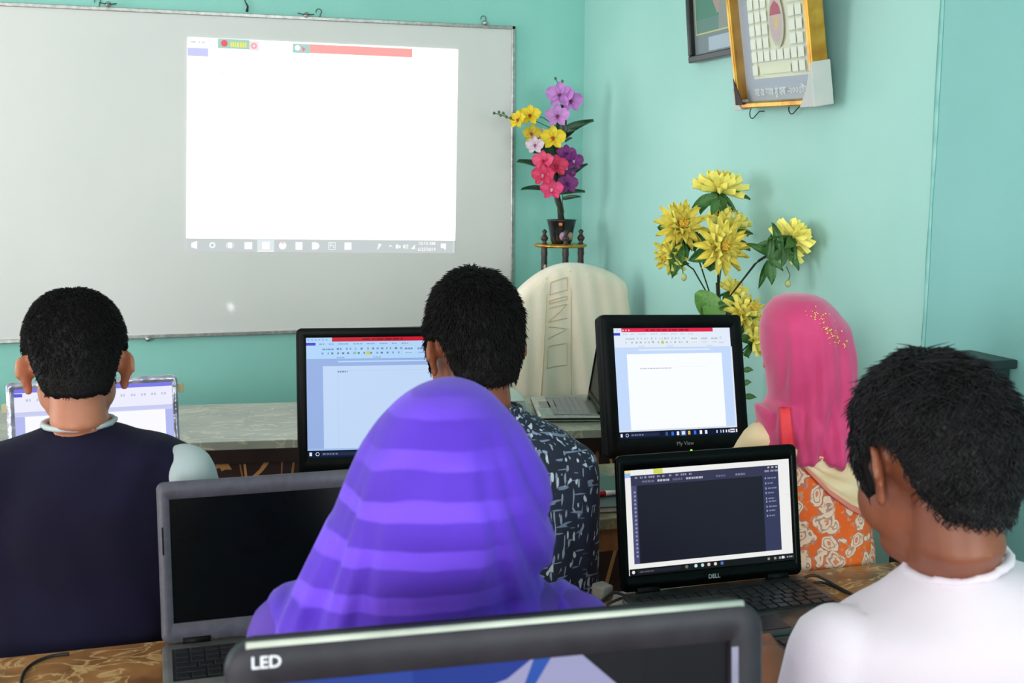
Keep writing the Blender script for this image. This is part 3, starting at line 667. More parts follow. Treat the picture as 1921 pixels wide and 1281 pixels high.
for k, (dx, dy) in enumerate(((-.02, -.01), (.03, .01))): flat(MB().box((dx, dy, .001+.0012*k), (.045, .03, .001)), 'slip', mat('paper_slip_pale', (196, 196, 184), (180, 178, 168), 20, .7), card)
p = PZ(1130, 1122, .72)
plug = thing('plug', 'small grey plug lying beside the purple shoulder on the brown table', 'plug', p, .3)
flat(MB().box((0, 0, .014), (.028, .035, .028)), 'plug_body', mat('plug_grey', (150, 146, 140), (120, 116, 112), 20, .5), plug, bevel=.005)
for s in (-1, 1): build(MB().tube([(s*.007, .017, .014), (s*.007, .034, .014)], .002, 8), 'pin', M_steel, plug)

# dark green cabinet by the right wall
cb = thing('cabinet', 'dark green steel cabinet against the teal wall behind the white T-shirt', 'cabinet', (1.651, 2.09, 0))
M_cab = mat('dark_green_steel', (22, 44, 44), (16, 34, 35), 6, .4)
flat(MB().box((0, -.02, .555), (.18, .14, 1.11)), 'body', M_cab, cb, bevel=.006)
flat(MB().box((0, -.03, 1.112), (.19, .15, .02)), 'top', M_cab, cb, bevel=.004)
for k, (z, h) in enumerate(((.96, .24), (.70, .24), (.44, .24), (.18, .24))):
    dr = flat(MB().box((0, -.098, z), (.16, .016, h)), 'drawer', M_cab, cb, bevel=.004)
    flat(MB().box((0, -.111, z+.06), (.06, .012, .014)), 'handle', M_steel, dr, bevel=.003)

# ------------------------------------------------------------------ framed pictures on the right wall
def picture(name, label, cat, bc, w, h, leand, rolld, yawd, depth, fw, m_frame, ui, mount):
    """bc = middle of the front bottom edge; faces the room (-X)"""
    root = thing(name, label, cat, bc, math.radians(yawd))
    M = Matrix.Rotation(math.radians(-leand), 4, 'X') @ Matrix.Rotation(-math.radians(rolld), 4, 'Y') @ Matrix.Translation((0, 0, h/2))
    for nm, c, d in (('frame_rail', (0, depth/2, -h/2+fw/2), (w, depth, fw)), ('frame_rail', (0, depth/2, h/2-fw/2), (w, depth, fw)),
                     ('frame_rail', (-w/2+fw/2, depth/2, 0), (fw, depth, h-2*fw)), ('frame_rail', (w/2-fw/2, depth/2, 0), (fw, depth, h-2*fw))):
        flat(MB().box(c, d).xf(M), nm, m_frame, root, bevel=.004)
    flat(MB().box((0, depth*.7, 0), (w-fw, .004, h-fw)).xf(M), 'backing', mount, root)
    flat(ui.xf(Matrix.Translation((0, depth*.7-.003, 0))).xf(M), 'print', vcol('picture_print', .55), root, fix=False)
    return root, M
M_gold = mat('gold_frame', (216, 168, 74), (176, 120, 44), 14, .25, metal=.75)
M_blackf = mat('black_frame', (40, 40, 44), (24, 24, 26), 14, .3)
M_mount = mat('mount_grey', (150, 160, 164), (130, 140, 146), 10, .5)
M_glass = bpy.data.materials.new('picture_glass'); M_glass.use_nodes = True
N, L, b = nodes(M_glass); b.inputs['Transmission Weight'].default_value = 1; b.inputs['Roughness'].default_value = .03; b.inputs['IOR'].default_value = 1.05; b.inputs['Base Color'].default_value = (.97, .98, .98, 1)
# plain stand-in picture in the black frame
g = UI(.33, .43); g.r(0, 0, 1, 1, (128, 140, 146)); g.r(.04, .03, .97, .85, (206, 204, 140)); g.r(.055, .04, .955, .84, (104, 140, 132))
g.r(.055, .04, .955, .74, (84, 136, 118)); g.poly([(.3, .1), (.95, .1), (.95, .45), (.62, .72), (.5, .72), (.32, .5)], (178, 150, 146)); g.poly([(.52, .84), (.55, .66), (.8, .55), (.95, .62), (.95, .84)], (150, 152, 150))
g.r(.3, .88, .98, .98, (178, 192, 206))
picture('picture_frame', 'black framed picture half hidden behind the gold framed calendar on the wall', 'picture', (1.712, 3.37, 1.875), .37, .47, -5, 0, -90, .03, .022, M_blackf, g, M_mount)
# gold framed calendar
W_, H_ = .455, .62
g = UI(W_-.03, H_-.03); g.r(0, 0, 1, 1, (186, 194, 204)); g.r(.04, .02, .96, .93, (182, 188, 204)); g.r(.1, .0, .9, .5, (150, 76, 62)); g.r(.14, .06, .88, .89, (244, 242, 218))
R = random.Random(4)
for r in range(13):
    v = .08+r*.062
    for c in range(8):
        u = .155+c*.09; red = v < .46
        if .4 < u+.037 < .66 and .5 < v+.023 < .76: continue
        if r == 12 and 1 <= c <= 5: continue
        g.r(u, v, u+.075, v+.046, (206, 146, 108) if red else (255, 255, 240))
        g.r(u, v+.049, u+.08, v+.053, (226, 190, 110) if red else (212, 216, 204))
g.r(.26, .83, .68, .87, (246, 246, 216))
g.disc(.54, .63, .10, (226, 224, 186), 28, 1.25); g.disc(.54, .63, .092, (206, 206, 190), 28, 1.25); g.disc(.54, .63, .08, (214, 186, 190), 28, 1.25); g.poly([(.465, .605), (.485, .565), (.54, .54), (.595, .565), (.615, .605)], (190, 92, 108)); g.poly([(.515, .61), (.56, .61), (.562, .67), (.518, .67)], (226, 196, 130))
g.t('মোঃ আঃ মু হক -২০০৫ইং।', .52, .955, .036, (238, 242, 246), True)
gc, Mg = picture('wall_calendar', 'gold framed calendar print tilting forward from the teal wall with plastic corner guards', 'picture', (1.668, 2.915, 1.697), W_, H_, -9.5, -1.8, -92, .05, .018, M_gold, g, M_mount)
flat(MB().box((0, .008, 0), (W_-.034, .002, H_-.034)).xf(Mg), 'glass_pane', M_glass, gc)
M_guard = mat('corner_guard_plastic', (204, 200, 196), (190, 196, 192), 14, .4)
for s, k in ((1, 1.0), (-1, .55)):
    cg = MB(); e = .075*k
    for y in (-.004, .056): pass
    tri = [(s*(W_/2+.004), -H_/2-.004), (s*(W_/2+.004), -H_/2+e*1.5), (s*(W_/2-e*.5), -H_/2+e*.5), (s*(W_/2-e), -H_/2-.004)]
    cg.loft([[Vector((x, y, z)) for x, z in tri] for y in (-.004, .054)])
    flat(cg.xf(Mg), 'corner_guard', M_guard, gc, bevel=.002)
flat(MB().add([Vector((-W_/2+x, -.005, -H_/2+z)) for x, z in ((.012, .012), (.06, .012), (.012, .09))], [(0, 1, 2)]).xf(Mg), 'torn_corner', mat('dark_tear', (40, 20, 14), (60, 30, 20), 20, .6), gc, solid=.002)
for (x, y), l in zip(((1412, 212), (1486, 203)), ('dark wire hook under the gold framed calendar by its torn corner', 'dark wire hook under the gold framed calendar nearer its wide corner guard')):
    p = PX(x, y, RX-.02); pts = []
    for k in range(12):
        a = math.radians(100+190*k/11); pts.append(p+Vector((0, -.018*math.cos(a), .016*math.sin(a))))
    pts += [p+Vector((.006, -.03, .004)), p+Vector((.022, -.034, .004))]
    tag(build(MB().tube(pts, .0016, 6), 'cup_hook', M_wire), l, 'hook')

# ------------------------------------------------------------------ chair with towel
ch = thing('office_chair', 'black office chair with a towel over its back behind the veined desk', 'chair', (1.462, 3.9, 0), math.radians(4))
def back_ring(z, hw, t, y): return [Vector((hw*math.copysign(abs(math.cos(a))**.75, math.cos(a)), y+t*math.sin(a), z)) for a in [2*math.pi*k/28 for k in range(28)]]
rows = [(.52, .165, .028, .06), (.6, .2, .03, .058), (.8, .212, .03, .062), (.98, .2, .03, .07), (1.05, .178, .028, .078), (1.1, .135, .024, .082), (1.13, .085, .018, .084), (1.145, .03, .01, .085)]
build(MB().loft([back_ring(*r) for r in rows]), 'backrest', mat('chair_black', (18, 18, 20), (26, 26, 28), 20, .5), ch)
st = [[Vector((x, y-.04, z)) for x, y in rounded(.44-k, .34-k, .08)] for z, k in ((.43, .03), (.45, 0), (.49, 0), (.51, .05))]
build(MB().loft(st), 'seat', MATS['chair_black'], ch)
build(MB().tube([(0, -.03, .1), (0, -.03, .44)], .025, 14), 'gas_post', M_steel, ch)
for k in range(5):
    a = 2*math.pi*k/5+.3; p = Vector((.2*math.cos(a), -.03+.18*math.sin(a), .07))
    build(MB().tube([(0, -.03, .11), p], [.022, .014], 10), 'base_arm', M_black, ch); build(MB().ell(p-Vector((0, 0, .042)), (.02, .02, .028)), 'caster', M_black, ch)
for s in (-1, 1): build(MB().tube([(s*.2, -.04, .46), (s*.235, -.04, .48), (s*.24, -.04, .55), (s*.24, -.16, .57), (s*.24, .02, .57)], .016, 10), 'armrest', M_black, ch)
M_towel = mat('towel_cream', (253, 236, 216), (250, 230, 208), 12, .95, sheen=.3)
N, L, b = nodes(M_towel); tc = [n for n in N if n.type == 'TEX_COORD'][0]
vo = N.new('ShaderNodeTexVoronoi'); vo.inputs['Scale'].default_value = 75; L.new(tc.outputs['Object'], vo.inputs['Vector'])
bp = N.new('ShaderNodeBump'); bp.inputs['Strength'].default_value = .3; bp.inputs['Distance'].default_value = .002; L.new(vo.outputs[0], bp.inputs['Height']); L.new(bp.outputs[0], b.inputs['Normal'])
tw = thing('towel', 'cream textured towel draped over the black office chair back', 'towel', (1.462, 3.9, .62), math.radians(4))
prof = [(z, hw) for z, hw, t, y in [(.62, .25, 0, 0), (.8, .245, 0, 0), (.95, .237, 0, 0), (1.05, .225, 0, 0), (1.12, .195, 0, 0), (1.16, .14, 0, 0)]]
rows = []; NU = 60
# front drape from the desk level up, over the top, down behind
def top_z(x): return 1.187-(2.3 if x < 0 else 1.3)*x*x - 8*max(0, abs(x)-.19)**2
for i in range(46):
    s = i/45; row = []
    for j in range(NU+1):
        u = j/NU*2-1
        xb = u*.225-.014; zt_ = top_z(xb)
        if s < .62:                                   # front
            q = s/.62; z = .62+(zt_-.62)*q; flare = (1-q)*.085; x = xb*(1+(.2+.28*(u < 0))*(1-q)) ; y = .03-.015*(1-q)*0
            y = .055+.02*q-.052-.03*(1-q)+.008*math.sin(u*9+z*3)*(1-q)+.004*math.sin(u*23+z*9)*(1-q*.6)
            if q > .93: y += (q-.93)/.07*.02
        else:
            q = (s-.62)/.38; z = zt_-q*.42; x = xb*(1+.06*q); y = .082+.035*min(1, q*5)+.01*math.sin(u*8)*q
            if q < .06: z = zt_-q*.1
        row.append(Vector((x, y, z-.62)))
    rows.append(row)
to = build(MB().grid(rows), 'towel_cloth', M_towel, tw, solid=.005, off=0)
# woven band with raised outlines down the middle of the front
bd = MB(); M_band = mat('towel_band', (226, 202, 166), (218, 192, 156), 20, .95)
def onfront(u, q, lift=.006):
    xb = u*.225-.014; z = .62+(top_z(xb)-.62)*q; x = xb*(1+(.2+.28*(u < 0))*(1-q))
    y = .055+.02*q-.052-.03*(1-q)+.008*math.sin(u*9+z*3)*(1-q)+.004*math.sin(u*23+z*9)*(1-q*.6)
    if q > .93: y += (q-.93)/.07*.02
    return Vector((x, y-lift, z-.62))
def line(pts, w=.0022):
    out = []
    for a, b in zip(pts[:-1], pts[1:]):
        for k in range(6): t = k/6; out.append(onfront(a[0]*(1-t)+b[0]*t, a[1]*(1-t)+b[1]*t, .003))
    out.append(onfront(*pts[-1], .003)); bd.tube(out, w, 6)
u0, u1 = -.42, -.02
line([(u0, .08), (u0, .96)]); line([(u1, .08), (u1, .96)])
for q0, q1, kind in ((.84, .92, 'o'), (.78, .80, 'i'), (.66, .75, 'n'), (.55, .63, 'v'), (.36, .50, 'o')):
    a, b_ = u0+.06, u1-.06
    if kind in 'oi': line([(a, q0), (b_, q0), (b_, q1), (a, q1), (a, q0)])
    if kind == 'n': line([(a, q1), (b_, q1), (a, q0), (b_, q0)])
    if kind == 'v': line([(a, q1), (b_, (q0+q1)/2), (a, q0)])
build(bd, 'raised_band', M_band, tw)

# ------------------------------------------------------------------ corner stand with orchid
def blade(L_, W_, curl=.25, cup=.15, nl=6, tip=.75, wid=None):
    """leaf/petal along +Y from the origin, upper side +Z"""
    rows = []
    for i in range(nl+1):
        t = i/nl; w = W_*(wid(t) if wid else math.sin(math.pi*min(1, (t*.92+.06))**tip))
        rows.append([Vector((k*w/2, L_*t, curl*L_*t*t*-1+cup*W_*abs(k)**2)) for k in (-1, -.5, 0, .5, 1)])
    return MB().grid(rows)
def frame_m(o, y, z):
    y = Vector(y).normalized(); z = Vector(z); x = y.cross(z).normalized(); z = x.cross(y).normalized()
    return Matrix(((x.x, y.x, z.x, o[0]), (x.y, y.y, z.y, o[1]), (x.z, y.z, z.z, o[2]), (0, 0, 0, 1)))
def bmesh_of(mb, m, name):
    me = tomesh(mb, name); me.materials.append(m); me.shade_smooth(); return me
SX, SY = 1.548, 4.33
TZ = PY(1050, 457, SY).z
sd = thing('corner_stand', 'three-legged turned wood corner stand with a gold rimmed shelf', 'stand', (SX, SY, 0))
M_stand = mat('stand_wood', (64, 38, 34), (40, 24, 24), 40, .35, stretch=(1, 1, .5))
N, L, b = nodes(M_stand)
tiers = []
def tier(z, nm):
    pr = [(0, z-.012), (.098, z-.012), (.102, z-.008), (.102, z-.003), (.098, z), (0, z)]
    t = build(MB().lathe(pr, 32), nm, mat('shelf_wood', (120, 84, 40), (96, 62, 30), 12, .4), sd)
    build(MB().lathe([(.099, z-.0125), (.106, z-.009), (.106, z-.003), (.099, z+.0005)], 32), 'gold_rim', M_gold, t)
tier(TZ, 'shelf'); tier(.8, 'shelf'); tier(.35, 'shelf')
for ang in (200, 265, 335):
    a = math.radians(ang); x, y = .082*math.cos(a), .082*math.sin(a)
    pr = [(0, 0), (.016, 0), (.018, .02)]; z = .05
    while z < TZ-.05:
        pr += [(.0125, z), (.0115, z+.02), (.0135, z+.035), (.012, z+.05)]; z += .062
    pr += [(.0125, TZ-.013), (.0125, TZ+.002), (.007, TZ+.008), (.014, TZ+.02), (.015, TZ+.026), (.008, TZ+.036), (.006, TZ+.042), (.011, TZ+.05), (.004, TZ+.058), (0, TZ+.06)]
    lg = build(MB().lathe(pr, 16, (x, y, 0)), 'leg', M_stand, sd)
    for zz in (TZ-.09, TZ-.14, TZ-.24): build(MB().ell((x, y-.0115, zz), (.006, .003, .012), None, 10, 8), 'pearl_inlay', mat('pearl', (196, 186, 176), None, 30, .3), lg)
op = thing('orchid_plant', 'artificial orchid with lilac, yellow, red and purple flowers in a black pot', 'plant', (SX+.004, SY, TZ+.0015))
pot = build(MB().lathe([(0, 0), (.038, 0), (.043, .01), (.049, .05), (.058, .09), (.061, .094), (.056, .094), (.05, .085), (0, .08)], 28), 'pot', mat('pot_black', (22, 22, 24), (32, 32, 34), 20, .25), op)
flat(MB().box((-.024, -.0555, .078), (.013, .002, .011), Matrix.Rotation(-.35, 3, 'Z')), 'price_sticker', mat('orange_sticker', (240, 120, 30), None, 10, .5), pot)
for (x, c) in ((-.012, (206, 180, 206)), (.022, (150, 150, 90))):
    build(MB().ell((x, -math.sqrt(max(.0, .05**2-x*x))+.002, .03), (.013, .005, .016), None, 12, 8), 'pot_flower_print', mat('potprint_%d' % c[0], c, (190, 120, 170), 60, .5), pot)
def op_l(x, y, dy=0): return PY(x, y, SY+dy) - Vector((SX+.004, SY, TZ))
M_trunk = mat('orchid_trunk', (28, 22, 24), (44, 36, 34), 30, .7, bump=.4); M_stem = mat('orchid_stem', (86, 116, 72), (60, 90, 54), 20, .5)
build(MB().tube([(0, 0, .08), op_l(1050, 385), op_l(1043, 360), op_l(1042, 310), op_l(1044, 270)], [.014, .011, .010, .011, .009], 10, True), 'trunk', M_trunk, op)
M_leafd = mat('orchid_leaf', (40, 72, 52), (56, 92, 62), 12, .4)
lv_base = blade(1, 1, .18, .12, 8)
lfme = bmesh_of(lv_base, M_leafd, 'leaf')
for (x0, y0, x1, y1, w) in ((1052, 255, 1112, 222, .3), (1050, 262, 1082, 240, .5), (1046, 268, 1058, 195, .3), (1046, 285, 1004, 282, .7), (1030, 272, 990, 258, .7), (1030, 323, 976, 297, .24), (1062, 334, 1101, 306, .32), (1022, 358, 981, 351, .24), (1048, 366, 1097, 356, .26), (1056, 376, 1088, 367, .34), (1050, 340, 1052, 300, .4), (1060, 268, 1072, 258, .8)):
    a, b_ = op_l(x0, y0), op_l(x1, y1, -.03); Ln = (b_-a).length
    M = frame_m(a, b_-a, Vector((.1, -.7, .7))) @ Matrix.Diagonal((Ln*w, Ln, Ln, 1))
    inst(lfme, 'leaf', op, M)
ptl = lambda t: max(.05, math.sin(math.pi*min(1, (t*.93+.05))**1.25))**.55
KN = {}
def orchid_mats(c1, c2): return mat('petal_%d_%d_%d' % c1, c1, c2, 40, .55, sub=.0)
M_lip = {}
for (x, y, r, c1, c2, lip, dy, nd) in (
    (1050, 180, 25, (196, 120, 206), (214, 150, 220), (110, 40, 70), -.03, (-.1, -1, .05)), (1070, 190, 22, (186, 108, 196), (206, 140, 214), (110, 40, 70), -.04, (.2, -1, -.1)), (1046, 219, 22, (204, 130, 210), (216, 160, 224), (130, 50, 80), -.035, (-.2, -1, .1)),
    (973, 226, 18, (240, 214, 36), (226, 196, 30), (196, 60, 90), -.03, (-.8, -.6, .2)), (995, 218, 20, (242, 216, 40), (226, 196, 30), (170, 30, 60), -.04, (-.4, -1, .2)), (996, 251, 18, (238, 206, 60), (210, 180, 60), (150, 60, 110), -.03, (.4, -1, -.2)), (1037, 260, 23, (242, 216, 44), (230, 196, 36), (180, 60, 70), -.05, (0, -1, .05)),
    (1004, 273, 17, (232, 214, 222), (214, 190, 206), (170, 60, 150), -.04, (-.3, -1, -.1)), (1018, 254, 13, (220, 206, 220), (200, 186, 204), (130, 60, 130), -.02, (.2, -1, .1)),
    (1019, 303, 20, (226, 62, 110), (240, 100, 140), (190, 30, 70), -.04, (-.4, -1, .1)), (1043, 313, 22, (196, 36, 76), (216, 56, 96), (150, 20, 50), -.055, (.1, -1, .2)), (1019, 330, 21, (206, 40, 84), (226, 66, 110), (230, 150, 170), -.05, (-.3, -1, .05)), (1035, 357, 21, (222, 48, 104), (240, 90, 140), (240, 180, 190), -.055, (-.1, -1, .2)),
    (1062, 290, 18, (120, 36, 116), (146, 50, 140), (90, 20, 80), -.03, (.1, -1, .3)), (1075, 303, 19, (110, 30, 110), (140, 54, 140), (210, 170, 200), -.04, (.3, -1, 0)), (1068, 328, 12, (108, 28, 104), (130, 44, 124), (80, 20, 70), -.03, (0, -1, .2)), (1064, 346, 20, (116, 32, 110), (146, 60, 140), (90, 20, 80), -.045, (.3, -1, .1))):
    p = op_l(x, y, dy); s = r*1.12*4.4/FPX
    key = c1
    if key not in KN: KN[key] = bmesh_of(blade(1, 1, .12, .16, 6, wid=ptl), orchid_mats(c1, c2), 'petal')
    nd = Vector(nd).normalized(); nd = (nd+Vector((-.25, 0, .05))).normalized()
    F0 = frame_m(p, (Vector((0, 0, 1))-nd*nd.z), nd)
    fl = inst(bmesh_of(MB().ell((0, 0, .12), (.14, .12, .22), None, 10, 8).ell((0, -.1, .2), (.09, .12, .09), None, 8, 6), mat('lip_%d_%d_%d' % lip, lip, None, 30, .5), 'flower'), 'flower', op, F0 @ Matrix.Scale(s, 4))
    for a, L_, w in ((0, .92, .8), (76, 1.0, 1.25), (-76, 1.0, 1.25), (142, .9, .75), (-142, .9, .75)):
        inst(KN[key], 'petal', fl, Matrix.Rotation(math.radians(a), 4, 'Z') @ Matrix.Rotation(math.radians(14), 4, 'X') @ Matrix.Diagonal((w*.8, L_, 1, 1)))
    q = op_l(1044, min(y+20, 350)); build(MB().tube([q, (q+p)/2+Vector((0, .01, .015)), p+Vector((0, .012, 0))], .0016, 6), 'flower_stalk', M_stem, op)
for pts in ([(1050, 172), (1048, 160), (1042, 147)], [(1049, 170), (1052, 160), (1054, 154)], [(968, 228), (950, 220), (935, 215), (927, 213)], [(950, 220), (945, 213)], [(1058, 400), (1055, 380), (1056, 340), (1060, 300)], [(1052, 405), (1042, 380), (1036, 350)]):
    build(MB().tube([op_l(x, y, -.02) for x, y in pts], .0018, 6), 'tendril', M_stem, op)
for x, y in ((927, 213), (936, 211), (944, 213), (950, 220), (939, 217), (1042, 148), (1055, 153), (958, 222)):
    build(MB().ell(op_l(x, y, -.02), (.006, .005, .006), None, 8, 6), 'bud', M_stem, op)

# ------------------------------------------------------------------ tall yellow flower arrangement
YX, YY = 1.575, 3.03
yp = thing('yellow_flower_plant', 'tall arrangement of artificial yellow dahlias with green leaves beside the square monitor', 'plant', (YX, YY, 0))
Y0 = Vector((YX, YY, 0))
build(MB().lathe([(0, 0), (.08, 0), (.085, .02), (.1, .2), (.085, .38), (.055, .5), (.06, .55), (.07, .56), (.055, .555), (.04, .5), (0, .48)], 28), 'vase', mat('vase_brown', (90, 60, 44), (66, 42, 32), 10, .3), yp)
def yl(x, y, d): return P(x, y, d) - Y0
D0 = 3.39
M_ystem = mat('flower_stem_dark', (48, 62, 44), (36, 46, 36), 20, .5); M_yleaf = mat('flower_leaf', (56, 100, 52), (80, 130, 66), 14, .5); M_yleafl = mat('broad_leaf', (96, 148, 70), (120, 170, 86), 14, .5)
M_yel = mat('dahlia_petal', (255, 247, 140), (254, 238, 112), 18, .7, spec=.2); M_yelo = mat('dahlia_inner', (254, 226, 100), (250, 212, 86), 18, .7, spec=.2)
ype = bmesh_of(blade(1, 1, -.12, .25, 6, wid=lambda t: max(.03, math.sin(math.pi*min(1, t*.72+.22))**1.1 if t < .97 else .04)), M_yel, 'petal')
ypi = bmesh_of(blade(1, 1, -.2, .3, 5, wid=lambda t: max(.03, math.sin(math.pi*min(1, t*.72+.22)))), M_yelo, 'petal')
yle = bmesh_of(blade(1, 1, .22, .15, 7, wid=lambda t: max(.02, math.sin(math.pi*min(1, t*.8+.14))**1.2 if t < .97 else .02)), M_yleaf, 'leaf')
build(MB().tube([(0, 0, .48), yl(1352, 640, D0), yl(1350, 590, D0), yl(1346, 530, D0)], [.008, .008, .008, .006], 8), 'main_stem', M_ystem, yp)
FLW = [(1348, 360, 47, (.0, -.25, 1), 3.42, 10, (1346, 560)), (1278, 428, 50, (-.35, -1, .45), 3.36, 11, (1338, 570)), (1364, 425, 42, (.25, -.5, .9), 3.44, 10, (1346, 560)), (1348, 466, 52, (.0, -1, .22), 3.28, 12, (1347, 565)),
       (1262, 478, 36, (-.9, -.4, -.2), 3.36, 9, (1338, 570)), (1470, 462, 40, (.8, .25, .35), 3.2, 10, (1362, 565)), (1488, 446, 38, (.6, -.2, .6), 3.16, 10, (1362, 565)), (1392, 590, 42, (.25, -.8, .55), 3.36, 11, (1352, 640)), (1372, 548, 30, (.3, -.3, .8), 3.42, 8, (1350, 620)), (1412, 640, 30, (.5, -.4, .2), 3.34, 8, (1356, 680))]
for i, (x, y, r, nd, d, n, sp) in enumerate(FLW):
    p = yl(x, y, d); s = r*d/FPX; nd = Vector(nd).normalized()
    F0 = frame_m(p, nd.orthogonal(), nd)
    fl = inst(bmesh_of(MB().ell((0, 0, .12), (.16, .16, .16), None, 12, 8), M_yelo, 'flower'), 'flower', yp, F0 @ Matrix.Scale(s, 4))
    R = random.Random(i)
    for ring, (el, L_, w, nn) in enumerate(((-4, 1.05, .3, n+1), (20, .95, .3, n+1), (42, .76, .28, n-1), (64, .52, .22, n-3))):
        for k in range(max(nn, 4)):
            a = 2*math.pi*k/max(nn, 4)+ring*.35+R.uniform(-.1, .1)
            inst(ypi if ring == 3 else ype, 'petal', fl, Matrix.Rotation(a, 4, 'Z') @ Matrix.Translation((0, .06, .04*ring)) @ Matrix.Rotation(math.radians(el+R.uniform(-8, 8)), 4, 'X') @ Matrix.Diagonal((w, L_*R.uniform(.9, 1.08), 1, 1)))
    for k in range(5):                                    # leaves behind the bloom
        a = 2*math.pi*k/5+i; t1 = nd.orthogonal().normalized(); t2 = nd.cross(t1)
        dr = (t1*math.cos(a)+t2*math.sin(a)-nd*.35+Vector((0, 0, -.35))).normalized()
        inst(yle, 'leaf', yp, frame_m(p-nd*s*.1, dr, nd) @ Matrix.Diagonal((s*.55, s*R.uniform(.85, 1.2), s, 1)))
    q = yl(*sp, D0)
    mid = (p+q)/2+Vector((0, 0, .03 if y < 500 else -.01))
    build(MB().tube([q, mid, p-nd*s*.05], .0022, 6), 'flower_stem', M_ystem, yp)
R = random.Random(5)
for (x0, y0, x1, y1, d, w, light) in ((1348, 600, 1310, 548, 3.36, .8, 1), (1346, 600, 1322, 575, 3.34, .9, 1), (1350, 575, 1408, 560, 3.36, .4, 0), (1440, 480, 1405, 455, 3.2, .35, 0), (1440, 485, 1448, 440, 3.18, .35, 0), (1440, 490, 1450, 532, 3.18, .5, 0), (1440, 488, 1470, 505, 3.18, .4, 0), (1462, 470, 1452, 418, 3.16, .35, 0), (1480, 475, 1500, 505, 3.16, .4, 0),
        (1440, 490, 1424, 540, 3.2, .12, 0), (1346, 372, 1300, 385, 3.4, .5, 0), (1346, 375, 1335, 402, 3.38, .5, 0), (1360, 362, 1408, 370, 3.4, .2, 0), (1372, 440, 1412, 436, 3.38, .4, 0), (1380, 455, 1408, 468, 3.36, .6, 0), (1275, 455, 1262, 520, 3.34, .4, 0), (1282, 460, 1280, 500, 3.34, .5, 0), (1300, 470, 1300, 440, 3.36, .6, 0), (1320, 490, 1330, 505, 3.34, .6, 0), (1395, 600, 1425, 590, 3.34, .4, 0), (1390, 640, 1425, 642, 3.34, .25, 0), (1395, 660, 1405, 670, 3.36, .5, 0), (1395, 695, 1412, 693, 3.36, .5, 0), (1395, 720, 1408, 716, 3.36, .5, 0), (1395, 745, 1418, 744, 3.36, .4, 0)):
    a, b_ = yl(x0, y0, d), yl(x1, y1, d-.02); Ln = (b_-a).length
    me = yle
    if light:
        if 'bl' not in KN: KN['bl'] = bmesh_of(blade(1, 1, .15, .1, 7, wid=lambda t: max(.05, math.sin(math.pi*min(1, t*.85+.12))**.5)), M_yleafl, 'leaf')
        me = KN['bl']
    inst(me, 'leaf', yp, frame_m(a, b_-a, Vector((-.2, -.8, .5))) @ Matrix.Diagonal((max(Ln*w, .02), Ln, Ln, 1)))
build(MB().tube([yl(1352, 640, D0), yl(1392, 690, 3.37), yl(1394, 750, 3.37)], .003, 6), 'flower_stem', M_ystem, yp)
for pts in ([(1270, 490), (1280, 505), (1283, 520)], [(1475, 500), (1482, 515), (1478, 532)], [(1365, 385), (1378, 392), (1376, 405)]):
    build(MB().tube([yl(x, y, 3.3 if x < 1400 else 3.18) for x, y in pts], .0015, 6), 'tendril', M_yleaf, yp)
    build(MB().ell(yl(*pts[-1], 3.3 if pts[-1][0] < 1400 else 3.18), (.009, .009, .011), None, 8, 6), 'bud', mat('bud_pale', (206, 196, 150), (180, 190, 120), 20, .5), yp)

# ------------------------------------------------------------------ people
M_skin1 = mat('skin_brown', (144, 84, 58), (128, 72, 50), 14, .5, sub=.08)
M_skin2 = mat('skin_tan', (196, 130, 100), (180, 114, 86), 14, .5, sub=.08)
M_hair = mat('hair_black', (19, 16, 16), (11, 10, 11), 60, .65, spec=.2)
M_hair2 = mat('hair_soft_black', (27, 25, 29), (13, 12, 14), 30, .5, spec=.3)
M_eyew = mat('eye_white', (232, 228, 220), None, 10, .2); M_iris = mat('iris_dark', (40, 24, 18), None, 10, .2); M_lips = mat('lips', (150, 84, 78), None, 20, .5)
def pxring(y, xl, xr, d, tf, tb, n=44, e=1.0):
    c = P((xl+xr)/2, y, d); hw = (xr-xl)/2*d/FPX; out = []
    for k in range(n):
        a = 2*math.pi*k/n; ca, sa = math.cos(a), math.sin(a)
        out.append(c+RH*(hw*math.copysign(abs(ca)**e, ca))+FH*((tf if sa > 0 else tb)*math.copysign(abs(sa)**e, sa)))
    return out
def kdep(y): return math.cos(pit)-math.sin(pit)*(y-640.5)/FPX
def upright(y, y0, d): return d*kdep(y0)/kdep(y)            # depth that keeps the row straight below row y0
def pxloft(rows, d, e=1.0, shrink=0, y0=None):
    y0 = rows[0][0] if y0 is None else y0; out = []
    for y, xl, xr, tf, tb in rows:
        q = upright(y, y0, d); out.append(pxring(y, xl+shrink*FPX/q, xr-shrink*FPX/q, q, max(tf-shrink, .01), max(tb-shrink, .01), e=e))
    for r_ in out:
        for p in r_: p.z = max(p.z, .462)                     # nothing sinks into the bench
    return out
